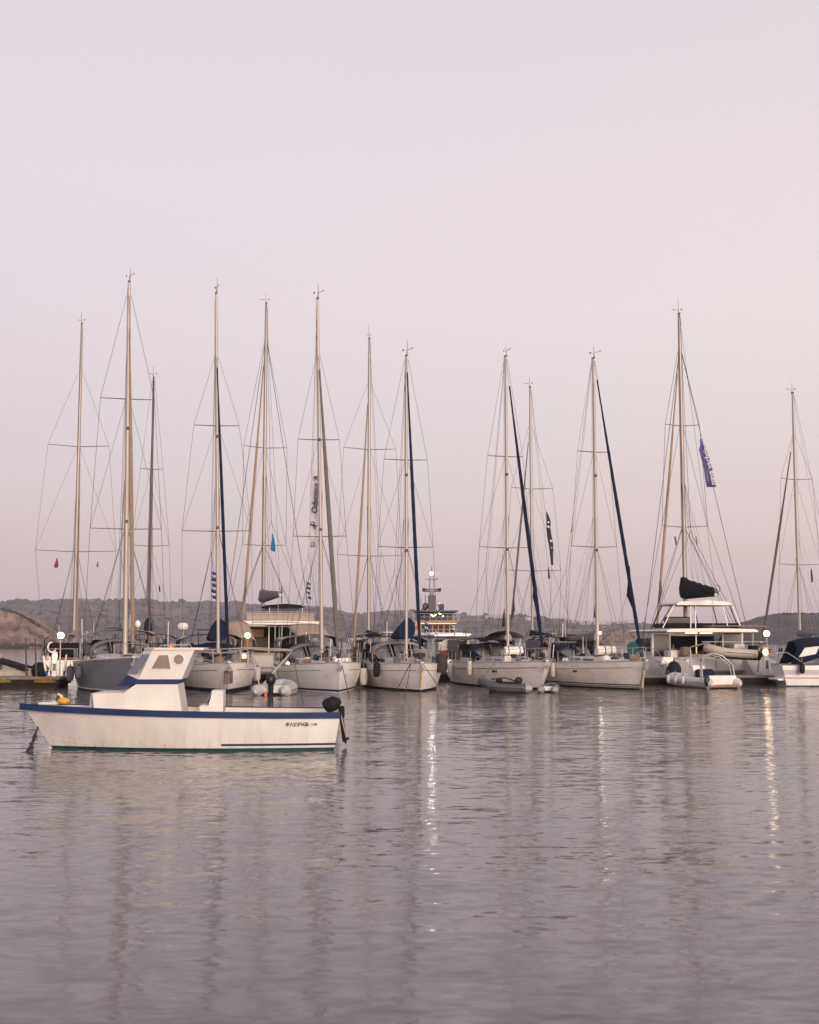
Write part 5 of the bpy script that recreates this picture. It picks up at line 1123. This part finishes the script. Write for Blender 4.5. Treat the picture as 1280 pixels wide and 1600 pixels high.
# banners with lettering
def banner(name, label, pts, mat, texts, d):
    """strip of cloth along a pixel polyline; pts = (px, py, halfwidth px)"""
    o0 = W(pts[0][0], pts[0][1], d); rows = []
    for i, (px, py, hw) in enumerate(pts):
        rows.append([W(px+hw*k, py, d)-o0+Vector((0, .04*sin(i*1.1+k), 0)) for k in (-1, -.4, .3, 1)])
    t = thing(name, label, 'banner', o0)
    c = solid(MB().grid(rows).build('cloth', mat, t, True, 60), .01)
    for s, px, py, px2, py2, size, m, sh in texts:
        A = W(px, py, d-.14)-o0; B_ = W(px2, py2, d-.14)-o0
        xa = B_-A; ya = Vector((-xa.z, 0, xa.x))
        text_part(s, size, m, c, frame(A, xa, ya), 'lettering', 'LEFT', shear=sh)
    return t
d = 76
banner('charter_banner', 'violet-blue banner with white lettering flying from the catamaran spreader', ((1095, 686, 1.5), (1098, 695, 4), (1098, 703, 5.5), (1101, 712, 6), (1104, 722, 6.5), (1107, 735, 7), (1109, 747, 7.5), (1112, 761, 7.5)), M('violet_cloth', (.13, .12, .27), .9, var=.15, scale=2), (('naya yachting', 1115, 757.5, 1101, 693, .48, flagw, 0),), d)
d = 64.6
bd = M('banner_navy_print', (.03, .03, .09), .9)
b_ = banner('name_banner', 'long white pennant with dark script lettering beside the olive-headsail mast', ((491, 718, 2), (491, 740, 4), (490.5, 765, 6), (490.5, 800, 6.5), (490, 830, 6.5), (490, 846, 4), (489, 855, 4.5)), M('pale_banner_cloth', (.86, .80, .82), .9, var=.05), (('Odysseus A', 491.5, 803, 494.5, 752, .40, bd, .3),), d)
o0 = W(491, 718, d)
for s_, cx_, cy_ in ((5, 488.5, 818), (3, 492, 823)):
    c0 = W(cx_, cy_, d-.14)-o0; R_ = s_*d/F*.6
    MB().tube([c0+Vector((R_*cos(2*pi*k/14), 0, R_*sin(2*pi*k/14))) for k in range(15)], .018, 4).build('emblem_ring', bd, b_)
c0 = W(490.5, 821, d-.14)-o0; MB().tube([c0+Vector((-.2, 0, .06)), c0+Vector((.2, 0, -.02))], .018, 4).build('emblem_stroke', bd, b_); MB().tube([c0+Vector((.0, 0, .2)), c0+Vector((.03, 0, -.22))], .018, 4).build('emblem_stroke', bd, b_)
rp = M('red_print', (.45, .08, .1), .9); c0 = W(489, 850, d-.14)-o0
MB().tube([c0+Vector((.1*cos(2*pi*k/12), 0, .1*sin(2*pi*k/12))) for k in range(13)], .014, 4).build('emblem_ring', rp, b_)
d = 84
banner('dark_banner', 'narrow black and white streamer flag hanging above a crosstree', ((854, 799, .6), (856, 807, 2.2), (857.5, 815, 3.2), (857, 825, 3), (858.5, 838, 3.6), (861, 851, 3.6), (862, 865, 2.6), (863, 883, 1.6)), M('black_white_cloth', (.04, .038, .05), .9, var=.2, scale=2.2), (), d)
for px, py, w_ in ((857, 816, 2.2), (857, 823, 2.6), (861, 845, 2.6), (862, 856, 1.4)):
    c0 = W(px, py, d-.12); o = MB().ell((0, 0, 0), (w_*d/F*.9, .015, w_*d/F*.7), 7, 4, R=Matrix.Rotation(.5, 3, 'Y')).build('white_patch', flagw, None); par = [q for q in bpy.data.objects if q.name.startswith('dark_banner')][0]; o.parent = par; o.location = c0-par.location
cloth('signal_flag', 'yellow flag with red ring on the stern of the dark motor yacht', 653, 971, 185, ((0, -3, 5), (6, -5, 5), (12, -5, 5), (16, -5, 5)), M('yellow_flag_cloth', (.62, .45, .22), .9, var=.1), .05); yf = bpy.data.objects['signal_flag']
MB().tube([(2.2*.0925*cos(2*pi*k/12)-.05, -.16, -.85+2.2*.0925*sin(2*pi*k/12)) for k in range(13)], .08, 5).build('red_ring', M('flag_red', (.5, .06, .05), .9), yf)
# ------------------------------------------------------------------ things on the left pontoon
for px, lab in ((39, 'thin dark post standing on the pontoon beside the covered skiff'), (54, 'thin dark post standing nearer the black tarpaulin')):
    A = W(px+3, 1058, 65); B_ = W(px+1, 997, 65); o = MB().tube([(0, 0, 0), B_-A], [.05, .035], 7).build('mooring_post', darkspar, None, True); o.location = (A.x, A.y, .55); tag(o, lab, 'post')
    b2 = MB().tube([(0, 0, -.02), (0, 0, .03)], .09, 8).build('base_plate', greyp, o)
p = W(12, 1055, 67.5); r = thing('covered_skiff', 'beige skiff under a navy cover behind the left pontoon', 'boat', (p.x-2.1, 68.6, 0), radians(-8))
h = Hull(4.2, 1.7, .75, .95, .5, aft=.85); hull_parts(h, r, M('beige_gelcoat', (.50, .42, .33), .5, var=.08), waterz=.08)
MB().rbox((.7, 0, 1.15), (1.1, 1.4, 1.0), .08).build('cuddy', M('beige_cuddy', (.52, .42, .31), .5, var=.08), r)
solid(MB().grid([[(x, y, z-.25*abs(y)) for y in (-.85, -.4, 0, .4, .85)] for x, z in ((1.5, 1.45), (2.1, 1.3), (2.8, 1.1), (3.3, 1.0))]).build('cover', blackc, r, True), .03)
p = W(62, 1056, 65.6); MBt = MB().ell((0, 0, .32), (.45, .5, .42), 10, 7, .8).build('tarpaulin_heap', M('black_tarp', (.012, .012, .014), .7, var=.3, bump=.6), None, True); MBt.location = (p.x, p.y, .55); tag(MBt, 'heap under a black tarpaulin on the left pontoon', 'tarpaulin')
for i, (px, hh, lean, mt, lab) in enumerate(((74, 1.05, .22, white2, 'pale upright board leaning beside the pedestal, blue at its foot'), (81, 1.0, .12, white2, 'plain pale upright board leaning next to the pedestal'), (100, 1.1, -.1, white, 'white upright board leaning towards the grey yacht'))):
    p = W(px, 1056, 65.3+.1*i); o = MB().tube([(0, 0, 0), (-lean*.3, 0, .25), (-lean*.7, 0, .7), (-lean, 0, hh)], [.11, .17, .17, .10], 10, sq=.35).build('leaning_board', mt, None, True); o.location = (p.x, p.y, .56); tag(o, lab, 'board')
    MB().tube([(-lean*.02, -.005, .02), (-lean*.32, -.005, .28)], [.115, .172], 10, sq=.4).build('board_end', M('blue_trim', (.05, .14, .32), .5) if i == 0 else greyp, o, True)
# awning with struts over the inflatable between the two white bows
t = thing('shade_awning', 'narrow grey awning on slanted struts above the inflatable with black outboard', 'awning', G(405, 1080)+Vector((0, 2.6, 0))); o0 = t.location.copy(); dd = 62.0
rows = []
for px, py in ((310, 1017), (340, 1021), (365, 1018), (392, 1013), (420, 1016), (457, 1016)): rows.append([W(px, py, dd)-o0+Vector((0, y, .05*y*(1-abs(y)))) for y in (-.45, 0, .5)])
aw = solid(MB().grid(rows).build('canvas', lgreyc, t, True), .05)
for A, B_ in (((393, 1014), (406, 1074)), ((456, 1018), (398, 1084)), ((389, 1013), (387, 1040))): MB().tube([W(*A, dd)-o0, W(*B_, dd-.8)-o0], .035, 6).build('strut', M('pale_strut', (.5, .45, .4), .5), t)
MB().tube([W(310, 1016, dd)-o0, W(392, 1012, dd)-o0, W(457, 1015, dd)-o0], .03, 6).build('ridge_pole', post, t)
# small lit lamp beside the blue-striped bow
p = W(450, 1037, 64.5); t = thing('deck_lamp', 'small round white lamp shining beside the blue-striped bow', 'lamp', p)
MB().ell((0, 0, 0), (.085, .085, .085), 10, 7).build('bulb', globe, t, True); MB().tube([(0, .02, -.5), (0, .02, -.07)], .02, 6).build('stem', steel, t)
p = W(938, 989, 66.6); t = thing('deck_lamp', 'tiny white light at the boom end of the double-lined yacht', 'lamp', p)
MB().ell((0, 0, 0), (.06, .06, .06), 10, 7).build('bulb', M('small_white_bulb', (1, .9, .74), .5, var=0, emit=32), t, True); MB().tube([(0, .02, 0), (0, .12, -.05)], .02, 6).build('bracket', steel, t)
# ------------------------------------------------------------------ haze
hz = MB().box((0, 3600, 69), (9000, 8400, 140)).build('haze', bpy.data.materials.new('haze_air')); tag(hz, kind='stuff')
m = hz.data.materials[0]; m.use_nodes = True; m.node_tree.nodes.clear(); o_ = m.node_tree.nodes.new('ShaderNodeOutputMaterial'); pv = m.node_tree.nodes.new('ShaderNodeVolumePrincipled')
pv.inputs['Color'].default_value = (.86, .82, .88, 1); pv.inputs['Density'].default_value = .00019; pv.inputs['Anisotropy'].default_value = .0
m.node_tree.links.new(pv.outputs[0], o_.inputs['Volume']); hz.display_type = 'WIRE'
